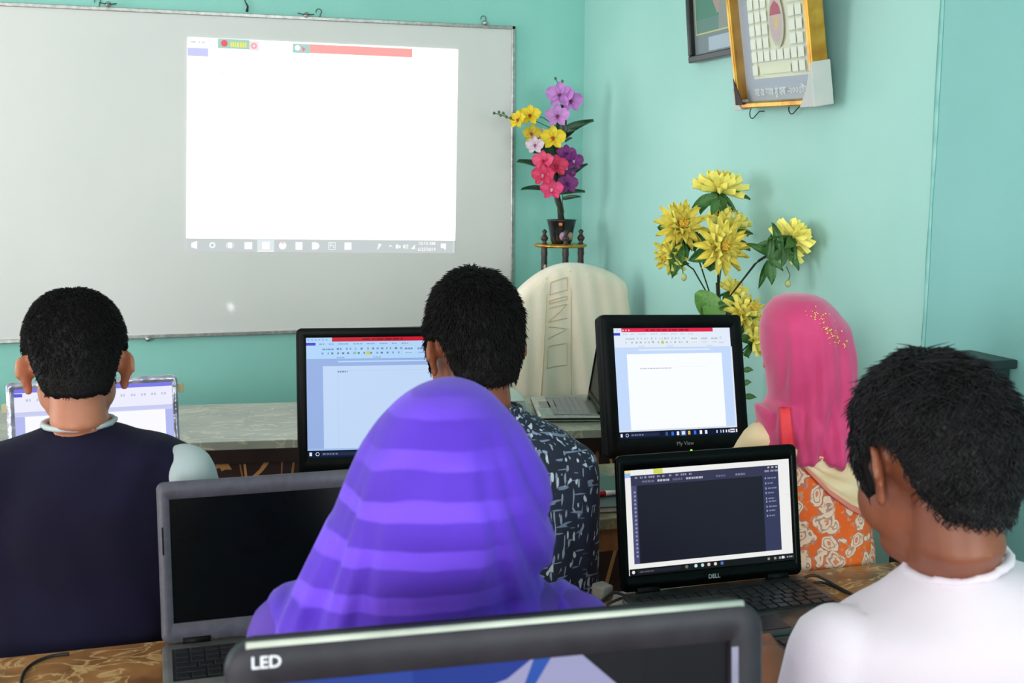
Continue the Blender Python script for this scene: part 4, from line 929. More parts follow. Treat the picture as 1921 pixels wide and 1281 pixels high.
def head_pieces(mb, H, sc=1.0, neck_to=None, nr=.052):
    S = H @ Matrix.Scale(sc, 4); R3 = H.to_3x3()
    def E_(c, r, rot=None): mb.ell(S @ Vector(c), [q*sc for q in r], R3 @ rot if rot is not None else R3, 24, 16)
    E_((0, -.008, .04), (.072, .092, .082)); E_((0, .03, -.02), (.062, .064, .08)); E_((0, .05, -.078), (.04, .042, .03))
    for s in (-1, 1):
        E_((s*.035, .05, -.03), (.03, .036, .04)); E_((s*.03, .074, .025), (.028, .02, .014))
        eb = Vector((s*.55, -.835, 0)); en = Vector((s*.835, .55, 0)); rot = Matrix((en, -eb, Vector((0, 0, 1)))).transposed()
        b0 = Vector((s*.071, .006, -.002))
        E_(b0+eb*.015+Vector((0, 0, .004)), (.0052, .0165, .026), rot); E_(b0+eb*.010+Vector((0, 0, -.02)), (.006, .011, .013), rot)
        mb.tube([S @ (b0+eb*(.016-.0175*math.cos(a))+en*.003+Vector((0, 0, .006+.0275*math.sin(a)))) for a in [math.radians(20+170*k/10) for k in range(11)]], [.0052*sc]*9+[.0048*sc, .0044*sc], 8, True)
    mb.tube([S @ Vector((0, .088, .02)), S @ Vector((0, .104, -.018)), S @ Vector((0, .107, -.026))], [.009*sc, .011*sc, .0125*sc], 10, True)
    for s in (-1, 1): E_((s*.012, .097, -.028), (.008, .009, .008))
    E_((0, .092, -.053), (.024, .01, .009)); E_((0, .088, -.066), (.02, .01, .008))
    a = S @ Vector((0, -.022, -.015)); b = S @ Vector((0, -.028, -.08))
    c = neck_to if neck_to is not None else S @ Vector((0, -.045, -.17))
    mb.tube([a, b, (b+c)/2, c], [nr*.95*sc, nr*sc, nr*sc, nr*1.06*sc], 20, True)
def face_parts(H, sc, root):
    S = H @ Matrix.Scale(sc, 4)
    for s in (-1, 1):
        e = build(MB().ell(S @ Vector((s*.031, .078, .004)), [.0125*sc]*3, None, 14, 10), 'eye', M_eyew, root, world=True)
        build(MB().ell(S @ Vector((s*.031, .0885, .003)), [.0048*sc]*3, None, 10, 8), 'iris', M_iris, e, world=True)
        build(MB().tube([S @ Vector((s*x, y, z)) for x, y, z in ((.014, .095, .026), (.03, .092, .031), (.048, .078, .025))], [.003, .004, .002], 6, True), 'eyebrow', M_hair, root, world=True)
    build(MB().ell(S @ Vector((0, .097, -.059)), (.02*sc, .007*sc, .006*sc), H.to_3x3(), 12, 8), 'lips', M_lips, root, world=True)
HL = [(0, 30), (35, 27), (58, 12), (70, -8), (80, -12), (88, 2), (104, 5), (116, 2), (128, -10), (140, -24), (180, -26)]
def hairline(az, hl=HL):
    a = abs((az+180) % 360-180)
    for (a0, e0), (a1, e1) in zip(hl[:-1], hl[1:]):
        if a0 <= a <= a1: return e0+(e1-e0)*(a-a0)/(a1-a0)
    return hl[-1][1]
def hair_mesh(H, sc, rx, ryf, ryb, rzu, rzl, c=(0, -.008, .035), hl=HL, bump=.003, freq=40, nstr=3500, slen=.02, sw=.0016, lift=.35, wave=0, seed=1, top=0, flat_=1.0, e2=1.0):
    R = random.Random(seed); NA, NE = 96, 34
    def surf(az, el, k=1.0):
        a, e = math.radians(az), math.radians(el); ce, se = math.cos(e), math.sin(e)
        ce = abs(ce)**e2
        x = rx*ce*math.sin(a); y = (ryf if math.cos(a) > 0 else ryb)*ce*math.cos(a); z = (rzu if se > 0 else rzl)*math.copysign(abs(se)**flat_, se)
        v = Vector((x, y, z))
        if bump:
            q = v*freq; n_ = noise.noise(q)*.6+noise.noise(q*2.3+Vector((5, 1, 2)))*.4
            v *= 1+n_*bump/rx
        if top: v.z += top*max(0, se)*max(0, math.cos(a)*.5+.5)
        return Vector(c)+v*k
    mb = MB(); rows = []
    for i in range(NE+1):
        row = []
        for j in range(NA):
            az = 360*j/NA; h = hairline(az, hl); el = 90+(h-90)*i/NE; el += (noise.noise(Vector((az*.12, 3, seed)))*3 if i == NE else 0)
            row.append(surf(az, min(el, 89.2)))
        rows.append(row)
    rows.append([surf(360*j/NA, hairline(360*j/NA, hl)-1, .9) for j in range(NA)])
    mb.loft(rows, cap=False); mb.f.append(tuple(range(NA))); mb.c.append(None)
    for _ in range(nstr):
        az = R.uniform(0, 360); h = hairline(az, hl); u = R.random()
        sl, sh = math.sin(math.radians(h)), 1.0
        el = math.degrees(math.asin(min(.999, sl+(sh-sl)*u)))
        p = surf(az, el, .996); n_ = (p-Vector(c)).normalized()
        dn = (surf(az, max(el-4, -80))-surf(az, el)); dn = dn.normalized() if dn.length > 1e-6 else Vector((0, -1, 0))
        sd_ = n_.cross(dn); L_ = slen*R.uniform(.5, 1.3)
        if el < h+14: L_ *= .55
        dir_ = (dn+n_*lift*R.uniform(.3, 1.4)+sd_*R.uniform(-.6, .6)).normalized()
        pts = [p]; ph = R.uniform(0, 6)
        for k in range(1, 4):
            t = k/3; q = p+dir_*(L_*t)+n_*(-.25*L_*t*t*lift)+sd_*(wave*L_*math.sin(ph+t*3.5))
            pts.append(q)
        mb.tube(pts, [sw, sw*.9, sw*.65, sw*.15], 3)
    return mb.xf(H @ Matrix.Scale(sc, 4))
def head_matrix(px, py, d, yawl, pitch=8, roll=0):
    """yawl: degrees turned to the left of the view direction; pitch: nodding down"""
    f_ = ray(px, py); f_.z = 0; f_.normalize(); r_ = Vector((f_.y, -f_.x, 0))
    base = Matrix(((r_.x, f_.x, 0, 0), (r_.y, f_.y, 0, 0), (0, 0, 1, 0), (0, 0, 0, 1)))
    return Matrix.Translation(P(px, py, d)) @ base @ Matrix.Rotation(math.radians(yawl), 4, 'Z') @ Matrix.Rotation(math.radians(-pitch), 4, 'X') @ Matrix.Rotation(math.radians(roll), 4, 'Y')
def hand(mb, w, tip, side, up=Vector((0, 0, 1))):
    """palm and five fingers from the wrist w towards tip; side = +1 right hand"""
    d = (tip-w).normalized(); s = d.cross(up).normalized(); u = s.cross(d).normalized(); L_ = .085
    rings = []
    for t, hw, th in ((-.1, .026, .02), (.15, .03, .017), (.5, .038, .015), (.85, .041, .013), (1.0, .039, .010)):
        rings.append([w+d*(L_*t)+s*(hw*math.cos(a))+u*(th*math.sin(a)) for a in [2*math.pi*k/16 for k in range(16)]])
    mb.loft(rings)
    for k, (o, fl) in enumerate(((-.030, .062), (-.0105, .072), (.0105, .068), (.030, .054))):
        o = o*-side; b = w+d*(L_*.93)+s*o
        mb.tube([b, b+d*(fl*.4)+u*.006, b+d*(fl*.75)-u*.004, b+d*(fl*.95)-u*.018], [.0092, .009, .0083, .0072], 10, True)
    b = w+d*(L_*.3)-s*(side*.03)
    mb.tube([b, b-s*(side*.026)+d*.026-u*.004, b-s*(side*.03)+d*.055-u*.012], [.0125, .0105, .0085], 10, True)
def arm(sk, cl, S, E_, W_, r=(.05, .042, .036, .028), sleeve=.55, side=1, tip=None, cr=.012):
    """sk: skin pieces; cl: sleeve pieces (short sleeve covers the share `sleeve` of the upper arm, above 1 of the forearm)"""
    k = .72
    sk.tube([S, S.lerp(E_, .5), E_, E_.lerp(W_, .35), W_], [r[0]*.85, r[1], r[2], r[2]*1.02, r[3]], 14, True)
    tip = tip if tip is not None else W_+(W_-E_).normalized()*.15+Vector((0, 0, -.02))
    hand(sk, W_, tip, side)
    if sleeve <= 1:
        pts = [S, S.lerp(E_, sleeve*.5), S.lerp(E_, sleeve)]; cl.tube(pts, [r[0]+cr*.5, r[1]+cr*1.3, r[1]+cr*1.5], 16, True)
    else:
        f_ = sleeve-1; cl.tube([S, S.lerp(E_, .5), E_, E_.lerp(W_, f_*.5), E_.lerp(W_, f_)], [r[0]+cr*.4, r[1]+cr, r[2]+cr, r[2]+cr, r[3]+cr], 16, True)
def legs(sk, tr, hip, dirv=Vector((0, 1, 0)), kn=.40, sp=.09, zt_=.53, slim=1.0):
    sv = Vector((dirv.y, -dirv.x, 0))
    for s in (-1, 1):
        h = Vector((hip.x, hip.y, zt_))+sv*(s*sp); k = h+dirv*kn+sv*(s*.03); k.z = .50; a = k+Vector((0, 0, -.40))+dirv*.02; f_ = a+dirv*.15; a.z = .085
        tr.tube([h-dirv*.05, h.lerp(k, .5), k, k.lerp(a, .5), a], [.085*slim, .075*slim, .062*slim, .056*slim, .048*slim], 16, True)
        sk.tube([h, k, a, Vector((a.x, a.y, .06))], [.05, .045, .032, .03], 12, True)
        sk.tube([Vector((a.x, a.y, .04))-dirv*.03, Vector((f_.x, f_.y, .03))], [.034, .026], 12, True)
def folds(me, amp=.004, sx=14, sz=5, seed=0, extra=None):
    def fn(co, no):
        out = np.zeros(len(co))
        for i, p in enumerate(co):
            v = Vector(p); u = v.dot(RH); w = v.dot(FH)
            n_ = noise.noise(Vector((u*sx+noise.noise(v*6)*.8, w*sx*.6, v.z*sz+seed)))
            out[i] = amp*n_
        if extra is not None: out += extra(co, no)
        return out
    return displace(me, fn)
def person(label, hip, body, body_m, clothes, hair=None, H=None, sc=1, group=None, vox=.0052):
    root = thing('person', label, 'person', (hip.x, hip.y, 0))
    finish('body', remeshed(body, vox, 3, .4), body_m, root, world=True)
    for nm, me, m in clothes:
        if isinstance(me, MB): me = remeshed(me, .008, 5, .5)
        finish(nm, me, m, root, world=True)
    if H is not None: face_parts(H, sc, root)
    if hair: build(hair[0], 'hair', hair[1], root, fix=False, world=True)
    return root
def trousers_bottom(tr, hip): tr.ell(hip+Vector((0, 0, .02)), (.165, .12, .09))
V = Vector

# --- boy in the navy vest
d = 2.02
rows = [(793, 98, 200, .045, .045), (800, 82, 220, .052, .055), (813, 52, 262, .065, .07), (828, 8, 325, .08, .085), (843, -46, 372, .09, .095), (870, -74, 384, .1, .1), (920, -80, 384, .105, .11), (1000, -70, 376, .11, .115), (1100, -58, 362, .115, .115), (1240, -48, 350, .12, .12), (1360, -56, 356, .125, .125), (1440, -40, 340, .11, .11)]
hip = P(148, 1440, upright(1440, 793, d)); hip.z = .53
H = head_matrix(143, 700, d, 0, 8)
body, vest, sls, tr = MB(), MB(), [], MB()
body.loft(pxloft(rows, d, .9, .014)); vest.loft(pxloft(rows, d, .9))
head_pieces(body, H, 1.03, P(147, 805, d)+FH*.02, .046)
for s, pS in ((-1, P(-45, 892, d)), (1, P(346, 890, d))):
    sl = MB(); sls.append(('shirt_sleeve', sl, None)); E_ = pS+RH*(s*.05)+Vector((0, .06, -.27)); W_ = Vector((hip.x+s*.1, 2.36, .775)); arm(body, sl, pS, E_, W_, sleeve=.8, side=s, tip=W_+V((-s*.03, .16, -.015)))
legs(body, tr, hip); tr.ell(hip, (.16, .115, .08))
col = MB(); rg = pxring(791, 87, 210, d, .062, .062); rg = [p+Vector((0, 0, .004*math.sin(i))) * 0 + p*0 for i, p in enumerate(rg)] if False else rg
col.tube(rg+[rg[0], rg[1]], .0085, 10)
vm = folds(remeshed(vest, .008, 5), .012, 11, 2.2, 2)
M_navy = mat('navy_jersey', (24, 21, 48), (18, 15, 34), 4, .9, spec=.2, bump=.15, bscale=300)
navy = person('boy from behind with cropped black hair, navy vest and pale grey shirt', hip, body, M_skin2,
    [('vest', vm, M_navy)]+[(a, b_, mat('shirt_pale_grey', (190, 200, 204), (178, 190, 194), 8, .8)) for a, b_, _ in sls]+[('collar', col, MATS['shirt_pale_grey']), ('trousers', tr, mat('trousers_dark', (50, 50, 60), None, 8, .8))],
    (hair_mesh(H, 1.03, .0835, .088, .101, .105, .17, c=(0, -.010, .038), bump=.0012, freq=30, nstr=15000, slen=.009, sw=.0008, lift=1.3, seed=2, flat_=.95, e2=.85), M_hair), H, 1.03)

# --- boy in the printed dark shirt
d = 2.2
rows = [(752, 845, 955, .05, .05), (768, 830, 985, .055, .06), (785, 800, 1020, .07, .075), (802, 765, 1052, .085, .09), (825, 725, 1082, .095, .1), (850, 705, 1098, .1, .105), (900, 698, 1104, .105, .11), (1000, 705, 1098, .11, .115), (1080, 715, 1085, .11, .115), (1200, 720, 1080, .115, .12), (1290, 715, 1085, .12, .12), (1345, 730, 1070, .1, .1)]
hip = P(898, 1400, upright(1400, 752, d)); hip.z = .53
H = head_matrix(890, 668, d, 18, 6)
body, shirt, tr = MB(), MB(), MB()
body.loft(pxloft(rows, d, .9, .014)); shirt.loft(pxloft(rows, d, .9))
head_pieces(body, H, 1.06, P(898, 780, d), .055)
for s, pS in ((-1, P(735, 880, d)), (1, P(1068, 880, d))):
    E_ = pS+RH*(s*.015)+Vector((0, .04, -.26)); W_ = Vector((hip.x+s*.1, 2.33, .775)); arm(body, shirt, pS, E_, W_, sleeve=.92, side=s, tip=W_+V((-s*.03, .16, -.015)))
legs(body, tr, hip); tr.ell(hip, (.16, .115, .08))
M_print = mat('dark_printed_cotton', (34, 42, 66), (26, 32, 52), 5, .8)
N, L, b = nodes(M_print); tc = [n for n in N if n.type == 'TEX_COORD'][0]; ramp = [n for n in N if n.type == 'VALTORGB'][0]
prev = ramp.outputs[0]
for k, (sx, sz, rot, off, cv) in enumerate(((46, 9, .15, 0, (150, 160, 186)), (9, 46, .1, 3, (126, 140, 170)), (30, 14, .9, 7, (206, 212, 226)))):
    mp = N.new('ShaderNodeMapping'); mp.inputs['Scale'].default_value = (sx*3.4, sx*3.4, sz*3.4); mp.inputs['Rotation'].default_value = (0, rot, rot*.5); mp.inputs['Location'].default_value = (off, off, off)
    L.new(tc.outputs['Object'], mp.inputs[0]); nz = N.new('ShaderNodeTexNoise'); nz.inputs['Scale'].default_value = 1.0; nz.inputs['Detail'].default_value = 0; L.new(mp.outputs[0], nz.inputs['Vector'])
    r = N.new('ShaderNodeValToRGB'); r.color_ramp.elements[0].position = .66 if k < 2 else .7; r.color_ramp.elements[1].position = .70 if k < 2 else .74; L.new(nz.outputs[0], r.inputs[0])
    mx = N.new('ShaderNodeMix'); mx.data_type = 'RGBA'; L.new(r.outputs[0], mx.inputs[0]); L.new(prev, mx.inputs[6]); mx.inputs[7].default_value = (*lin(cv), 1); prev = mx.outputs[2]
L.new(prev, b.inputs['Base Color'])
col = MB(); rg = pxring(764, 832, 975, d, .062, .062); col.tube(rg+[rg[0], rg[1]], .009, 10)
hl2 = [(0, 26), (35, 24), (55, 8), (66, -10), (76, -22), (86, -4), (100, 4), (114, 0), (126, -14), (140, -26), (180, -29)]
person('boy from behind with thick black hair and a dark white-flecked shirt', hip, body, M_skin1,
    [('shirt', folds(remeshed(shirt, .008, 5), .007, 9, 4, 5), M_print), ('collar', col, M_print), ('trousers', tr, MATS['trousers_dark'])],
    (hair_mesh(H, 1.06, .086, .098, .106, .122, .165, c=(0, -.006, .032), hl=hl2, bump=.004, freq=34, nstr=10000, slen=.016, sw=.0011, lift=.7, seed=4, top=.006, flat_=.95, e2=.86), M_hair), H, 1.06)

# --- girl in the pink headscarf
d = 2.42
rows = [(755, 1478, 1575, .05, .05), (775, 1450, 1600, .06, .065), (795, 1420, 1622, .08, .085), (818, 1428, 1632, .085, .09), (850, 1415, 1634, .095, .098), (900, 1390, 1630, .105, .105), (964, 1372, 1628, .105, .11), (1018, 1366, 1638, .11, .115), (1075, 1360, 1641, .115, .12), (1180, 1350, 1650, .125, .125), (1230, 1352, 1648, .12, .12), (1262, 1370, 1630, .1, .1)]
hip = P(1500, 1320, upright(1320, 755, d)); hip.z = .53
H = head_matrix(1515, 692, d, 0, 10)
body, kam, tr, sco = MB(), MB(), MB(), MB()
body.loft(pxloft(rows, d, .9, .014)); kam.loft(pxloft(rows, d, .9))
head_pieces(body, H, .96, P(1520, 785, d)+FH*.025, .042)
sleeves = {}
for s, pS in ((-1, P(1426, 838, d)), (1, P(1600, 840, d))):
    E_ = (P(1362, 935, d)+Vector((0, .05, -.05))) if s < 0 else pS+RH*.03+Vector((0, .05, -.24)); W_ = Vector((hip.x+s*.1, 2.34, .775))
    cl = MB(); arm(body, cl, pS, E_, W_, r=(.044, .037, .032, .025), sleeve=1.5, side=s, tip=W_+V((-s*.03, .16, -.015)))
    if s > 0: kam.merge(cl)
    else: SA, SE, SW = pS, E_, W_
legs(body, tr, hip, slim=.95); tr.ell(hip, (.155, .115, .08))
# flared orange kameez skirt over the lap
kam.loft([[hip+RH*(math.cos(a)*w)+FH*(math.sin(a)*t+f0)+Vector((0, 0, z)) for a in [2*math.pi*k/32 for k in range(32)]] for z, w, t, f0 in ((.03, .165, .125, .02), (-.03, .19, .14, .03), (-.06, .2, .13, .06))])
M_or = mat('orange_cotton', (248, 116, 34), (240, 98, 24), 6, .8)
N, L, b = nodes(M_or); tc = [n for n in N if n.type == 'TEX_COORD'][0]; ramp = [n for n in N if n.type == 'VALTORGB'][0]
wz = N.new('ShaderNodeTexNoise'); wz.inputs['Scale'].default_value = 26; L.new(tc.outputs['Object'], wz.inputs['Vector'])
wv = N.new('ShaderNodeVectorMath'); wv.operation = 'SCALE'; wv.inputs['Scale'].default_value = .05; L.new(wz.outputs['Color'], wv.inputs[0])
wa = N.new('ShaderNodeVectorMath'); L.new(tc.outputs['Object'], wa.inputs[0]); L.new(wv.outputs[0], wa.inputs[1])
vo = N.new('ShaderNodeTexVoronoi'); vo.inputs['Scale'].default_value = 27; vo.inputs['Randomness'].default_value = .85; L.new(wa.outputs[0], vo.inputs['Vector'])
wd = N.new('ShaderNodeMath'); wd.operation = 'MULTIPLY_ADD'; wd.inputs[1].default_value = 1.0; wd.inputs[2].default_value = 0; L.new(vo.outputs['Distance'], wd.inputs[0])
r1 = N.new('ShaderNodeValToRGB'); cr = r1.color_ramp; cr.interpolation = 'CONSTANT'
while len(cr.elements) < 6: cr.elements.new(.5)
for e_, (p_, v_) in zip(cr.elements, ((0, (226, 130, 100)), (.14, (240, 206, 178)), (.27, (176, 140, 134)), (.34, (240, 208, 180)), (.5, (186, 120, 108)), (.56, None))):
    e_.position = p_; e_.color = (*lin(v_), 1) if v_ else (*lin((224, 88, 20)), 0)
L.new(wd.outputs[0], r1.inputs[0])
mx = N.new('ShaderNodeMix'); mx.data_type = 'RGBA'; L.new(r1.outputs['Alpha'], mx.inputs[0]); L.new(ramp.outputs[0], mx.inputs[6]); L.new(r1.outputs['Color'], mx.inputs[7])
n3 = N.new('ShaderNodeTexNoise'); n3.inputs['Scale'].default_value = 90; L.new(tc.outputs['Object'], n3.inputs['Vector'])
r3 = N.new('ShaderNodeValToRGB'); r3.color_ramp.elements[0].position = .56; r3.color_ramp.elements[1].position = .66; L.new(n3.outputs[0], r3.inputs[0])
m3 = N.new('ShaderNodeMix'); m3.data_type = 'RGBA'; L.new(r3.outputs[0], m3.inputs[0]); L.new(mx.outputs[2], m3.inputs[6]); m3.inputs[7].default_value = (*lin((206, 150, 120)), 1)
L.new(m3.outputs[2], b.inputs['Base Color'])
M_pink = mat('pink_chiffon', (214, 62, 122), (196, 48, 106), 6, .7, sheen=.4, bump=.06, bscale=200)
M_beige = mat('beige_chiffon', (238, 214, 176), (226, 198, 156), 9, .75, stretch=(1, 1, 3))
M_coral = mat('coral_border', (236, 62, 70), (226, 50, 62), 10, .7); M_ochre = mat('ochre_cotton', (222, 158, 60), (206, 140, 50), 10, .8)
srows = [(547, 1483, 1512, .02, .02), (551, 1466, 1528, .045, .045), (560, 1450, 1545, .07, .07), (579, 1434, 1566, .09, .095), (610, 1426, 1591, .1, .115), (656, 1427, 1603, .105, .12), (701, 1434, 1607, .1, .12), (746, 1445, 1611, .09, .115), (775, 1448, 1616, .085, .11), (810, 1440, 1624, .085, .112), (840, 1450, 1624, .08, .108)]
sco.loft(pxloft(srows, d, 1.0, 0, 700))
shell = [(y, a-3, b_+3, c+.006, e+.008) for y, a, b_, c, e in rows[1:5]]
cape = MB(); cape.loft(pxloft([(754, 1440, 1600, .075, .085), (762, 1420, 1606, .08, .095)]+[(y, max(a, 1418), b_, c+.012, e+.014) for y, a, b_, c, e in shell[1:]], d, .9, 0, 755))
sco.merge(cape)
def pinkfold(co, no):
    u = (co-np.array(P(1515, 690, d))) @ np.array(RH); z = co[:, 2]; z0 = P(1515, 560, d).z; t = np.clip((z0-z)/.22, 0, 1.4)
    w1 = np.sin(u*105+np.sin(z*16)*1.2+t*2.2); return t*(.006*(np.abs(w1)**.7*np.sign(w1))+.003*np.sin(u*230+z*24))+.003*np.clip(t, 0, .6)*np.sin(u*60-z*30)
sm = folds(remeshed(sco, .006, 5), .005, 10, 4, 8, pinkfold)
g_root = person('girl from behind in a pink headscarf and orange floral dress', hip, body, M_skin2,
    [('headscarf', sm, M_pink), ('dress', folds(remeshed(kam, .007, 4), .004, 10, 5, 3), M_or), ('trousers', tr, mat('trousers_cream', (210, 190, 160), None, 8, .8))], None, H, .98)
for nm, t0, t1, m, k in (('sleeve_yoke', -.05, .2, M_beige, 0), ('sleeve_band', .2, .36, M_coral, .001), ('sleeve', .36, 1.0, M_ochre, 0)):
    build(MB().tube([SA.lerp(SE, t0+(t1-t0)*q/4) for q in range(5)], [.047+k, .047+k, .047+k, .046+k, .045+k], 20, nm != 'sleeve_band'), nm, m, g_root, world=True)
build(MB().tube([SE, SE.lerp(SW, .25), SE.lerp(SW, .5)], [.052, .05, .046], 18, True), 'sleeve', M_ochre, g_root, world=True)
def bvh_of(objs):
    vs, fs = [], []
    for o in objs:
        n = len(vs); Mx = wmat(o); vs += [Mx @ v.co for v in o.data.vertices]; fs += [tuple(i+n for i in p.vertices) for p in o.data.polygons]
    return BVHTree.FromPolygons(vs, fs)
def kids(root, *names): return [c for c in COL.objects if c.parent == root and c.name.split('.')[0] in names]
def patch(bvh, topb, botb, d0, nu=40, nv=12, lift=.006, fold=.003, fk=9.0):
    """cloth laid on a body: quad strip between two pixel curves, set on the surface they fall on"""
    def at(c, t):
        t *= len(c)-1; i = min(int(t), len(c)-2); f_ = t-i; return (c[i][0]*(1-f_)+c[i+1][0]*f_, c[i][1]*(1-f_)+c[i+1][1]*f_)
    rows = []; last = d0
    for j in range(nv+1):
        row = []
        for i in range(nu+1):
            a, b_ = at(topb, i/nu), at(botb, i/nu); t = j/nv; x, y = a[0]*(1-t)+b_[0]*t, a[1]*(1-t)+b_[1]*t
            r = ray(x, y); hit = bvh.ray_cast(CAM, r.normalized(), 10)
            if hit[0] is not None and abs((hit[0]-CAM).dot(CF)-d0) < .2: dd_ = (hit[0]-CAM).dot(CF); last = dd_
            else: dd_ = last+.004
            row.append(CAM+r*(dd_-lift-fold*(.5+.5*math.sin(t*fk+i*.05))))
        rows.append(row)
    return MB().grid(rows)
dress = kids(g_root, 'dress'); bv = bvh_of(dress+kids(g_root, 'headscarf'))
pt = patch(bvh_of(dress), [(1490, 842), (1505, 848), (1540, 856), (1580, 862), (1634, 864)], [(1486, 842), (1512, 876), (1556, 920), (1596, 948), (1632, 966)], d, lift=.003, fold=.006, fk=17)
build(pt, 'dupatta', M_beige, g_root, world=True, solid=.004, off=0, fix=False)
pt = patch(bvh_of(dress), [(1486, 840), (1512, 874), (1556, 918), (1596, 946), (1632, 962)], [(1486, 846), (1512, 882), (1556, 928), (1596, 957), (1632, 976)], d, nv=3, lift=.008, fold=0)
build(pt, 'dupatta_border', mat('rose_border', (226, 140, 120), (216, 120, 106), 10, .7), g_root, world=True, solid=.003, off=0, fix=False)
pt = patch(bv, [(1462, 764), (1482, 764)], [(1466, 838), (1490, 838)], d, nu=6, nv=12, lift=.005, fold=0)
build(pt, 'scarf_border', M_coral, g_root, world=True, solid=.002, off=0, fix=False)
sq = MB(); bs_ = bvh_of(kids(g_root, 'headscarf')); R = random.Random(9)
for _ in range(70):                                     # sequin spray on the scarf
    t = R.random(); x, y = 1526+t*54+R.gauss(0, 7), 584+t*68+R.gauss(0, 6)
    h = bs_.ray_cast(CAM, ray(x, y).normalized(), 10)
    if h[0] is not None: sq.ell(h[0]+h[1]*.001, [R.uniform(.0012, .0026)]*3, None, 6, 4)
o = build(sq, 'sequins', mat('sequin', (236, 150, 120), (250, 210, 150), 60, .25, metal=.6), g_root, world=True); o['kind'] = 'stuff'

# --- girl in the purple headscarf
d = 1.25
M_pur = mat('purple_cotton', (92, 48, 204), (78, 38, 182), 5, .8, sheen=.1, bump=.12, bscale=220)
N, L, b = nodes(M_pur); tc = [n for n in N if n.type == 'TEX_COORD'][0]; ramp = [n for n in N if n.type == 'VALTORGB'][0]
sx_ = N.new('ShaderNodeSeparateXYZ'); L.new(tc.outputs['Object'], sx_.inputs[0])
nz = N.new('ShaderNodeTexNoise'); nz.inputs['Scale'].default_value = 7; L.new(tc.outputs['Object'], nz.inputs['Vector'])
ad = N.new('ShaderNodeMath'); ad.operation = 'MULTIPLY_ADD'; ad.inputs[1].default_value = .03; L.new(nz.outputs[0], ad.inputs[0]); L.new(sx_.outputs[2], ad.inputs[2])
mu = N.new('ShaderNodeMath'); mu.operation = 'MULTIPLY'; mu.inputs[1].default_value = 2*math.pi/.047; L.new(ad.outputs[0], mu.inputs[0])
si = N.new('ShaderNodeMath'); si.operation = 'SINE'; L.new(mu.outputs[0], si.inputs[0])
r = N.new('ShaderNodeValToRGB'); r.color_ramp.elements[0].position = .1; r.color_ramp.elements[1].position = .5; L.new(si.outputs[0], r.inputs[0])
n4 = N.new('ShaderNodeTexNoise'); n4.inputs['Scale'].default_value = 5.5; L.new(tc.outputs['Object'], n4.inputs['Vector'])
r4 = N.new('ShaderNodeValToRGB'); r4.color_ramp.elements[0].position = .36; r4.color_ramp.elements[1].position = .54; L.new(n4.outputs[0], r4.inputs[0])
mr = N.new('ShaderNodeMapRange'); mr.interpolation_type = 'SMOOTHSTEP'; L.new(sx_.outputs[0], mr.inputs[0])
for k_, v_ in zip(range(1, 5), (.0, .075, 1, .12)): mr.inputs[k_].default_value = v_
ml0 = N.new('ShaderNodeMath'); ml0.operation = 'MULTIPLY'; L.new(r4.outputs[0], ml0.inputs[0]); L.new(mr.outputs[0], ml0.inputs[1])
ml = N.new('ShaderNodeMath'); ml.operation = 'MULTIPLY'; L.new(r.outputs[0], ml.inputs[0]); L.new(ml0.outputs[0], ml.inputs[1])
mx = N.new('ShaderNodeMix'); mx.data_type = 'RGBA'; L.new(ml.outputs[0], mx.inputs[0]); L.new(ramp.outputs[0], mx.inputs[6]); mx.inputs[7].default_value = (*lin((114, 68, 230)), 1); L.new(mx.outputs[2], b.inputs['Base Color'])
rows = [(1075, 700, 900, .055, .06), (1095, 600, 1000, .08, .085), (1115, 535, 1070, .09, .095), (1145, 510, 1110, .1, .1), (1200, 500, 1125, .1, .105), (1300, 495, 1130, .105, .11), (1500, 520, 1110, .11, .115), (1800, 540, 1090, .115, .12), (2000, 520, 1110, .13, .13), (2090, 560, 1070, .11, .11)]
hip = P(815, 2060, upright(2060, 1075, d)); hip.z = .53
H = head_matrix(845, 945, d, 0, 12)
body, dr, tr, sc_ = MB(), MB(), MB(), MB()
body.loft(pxloft(rows, d, .9, .02)); dr.loft(pxloft(rows, d, .9, .006)); head_pieces(body, H, .94, P(840, 1120, d), .045)
for s, pS in ((-1, P(545, 1190, d)), (1, P(1075, 1190, d))):
    E_ = pS+RH*(s*.02)+Vector((0, .05, -.24)); W_ = Vector((hip.x+s*.1, 1.42, .772)); arm(body, dr, pS, E_, W_, r=(.044, .037, .032, .025), sleeve=1.6, side=s, tip=W_+V((-s*.03, .15, -.012)))
legs(body, tr, hip, slim=.95); tr.ell(hip, (.155, .115, .08))
srows = [(716, 822, 852, .02, .02), (719, 806, 880, .035, .035), (726, 785, 900, .05, .05), (739, 764, 924, .066, .07), (761, 740, 952, .082, .088), (801, 707, 988, .098, .105), (834, 683, 1012, .106, .115), (879, 661, 1028, .11, .122), (915, 651, 1036, .112, .124), (964, 634, 1040, .11, .124), (1004, 604, 1040, .105, .122), (1045, 574, 1033, .1, .12), (1094, 555, 1018, .1, .12), (1150, 548, 1012, .1, .12), (1220, 545, 1005, .1, .12)]
crow = [(1090, 590, 1020, .085, .09), (1108, 524, 1050, .1, .105), (1122, 508, 1092, .108, .112), (1142, 500, 1128, .112, .118), (1191, 486, 1144, .115, .122), (1260, 476, 1150, .118, .124), (1400, 470, 1155, .12, .126), (1560, 480, 1150, .118, .124), (1600, 490, 1140, .11, .115)]
sc_.loft(pxloft(srows, d, 1.0, 0, 1000)); sc_.loft(pxloft(crow, d, .9, 0, 1075))
pc = np.array(P(845, 715, d))
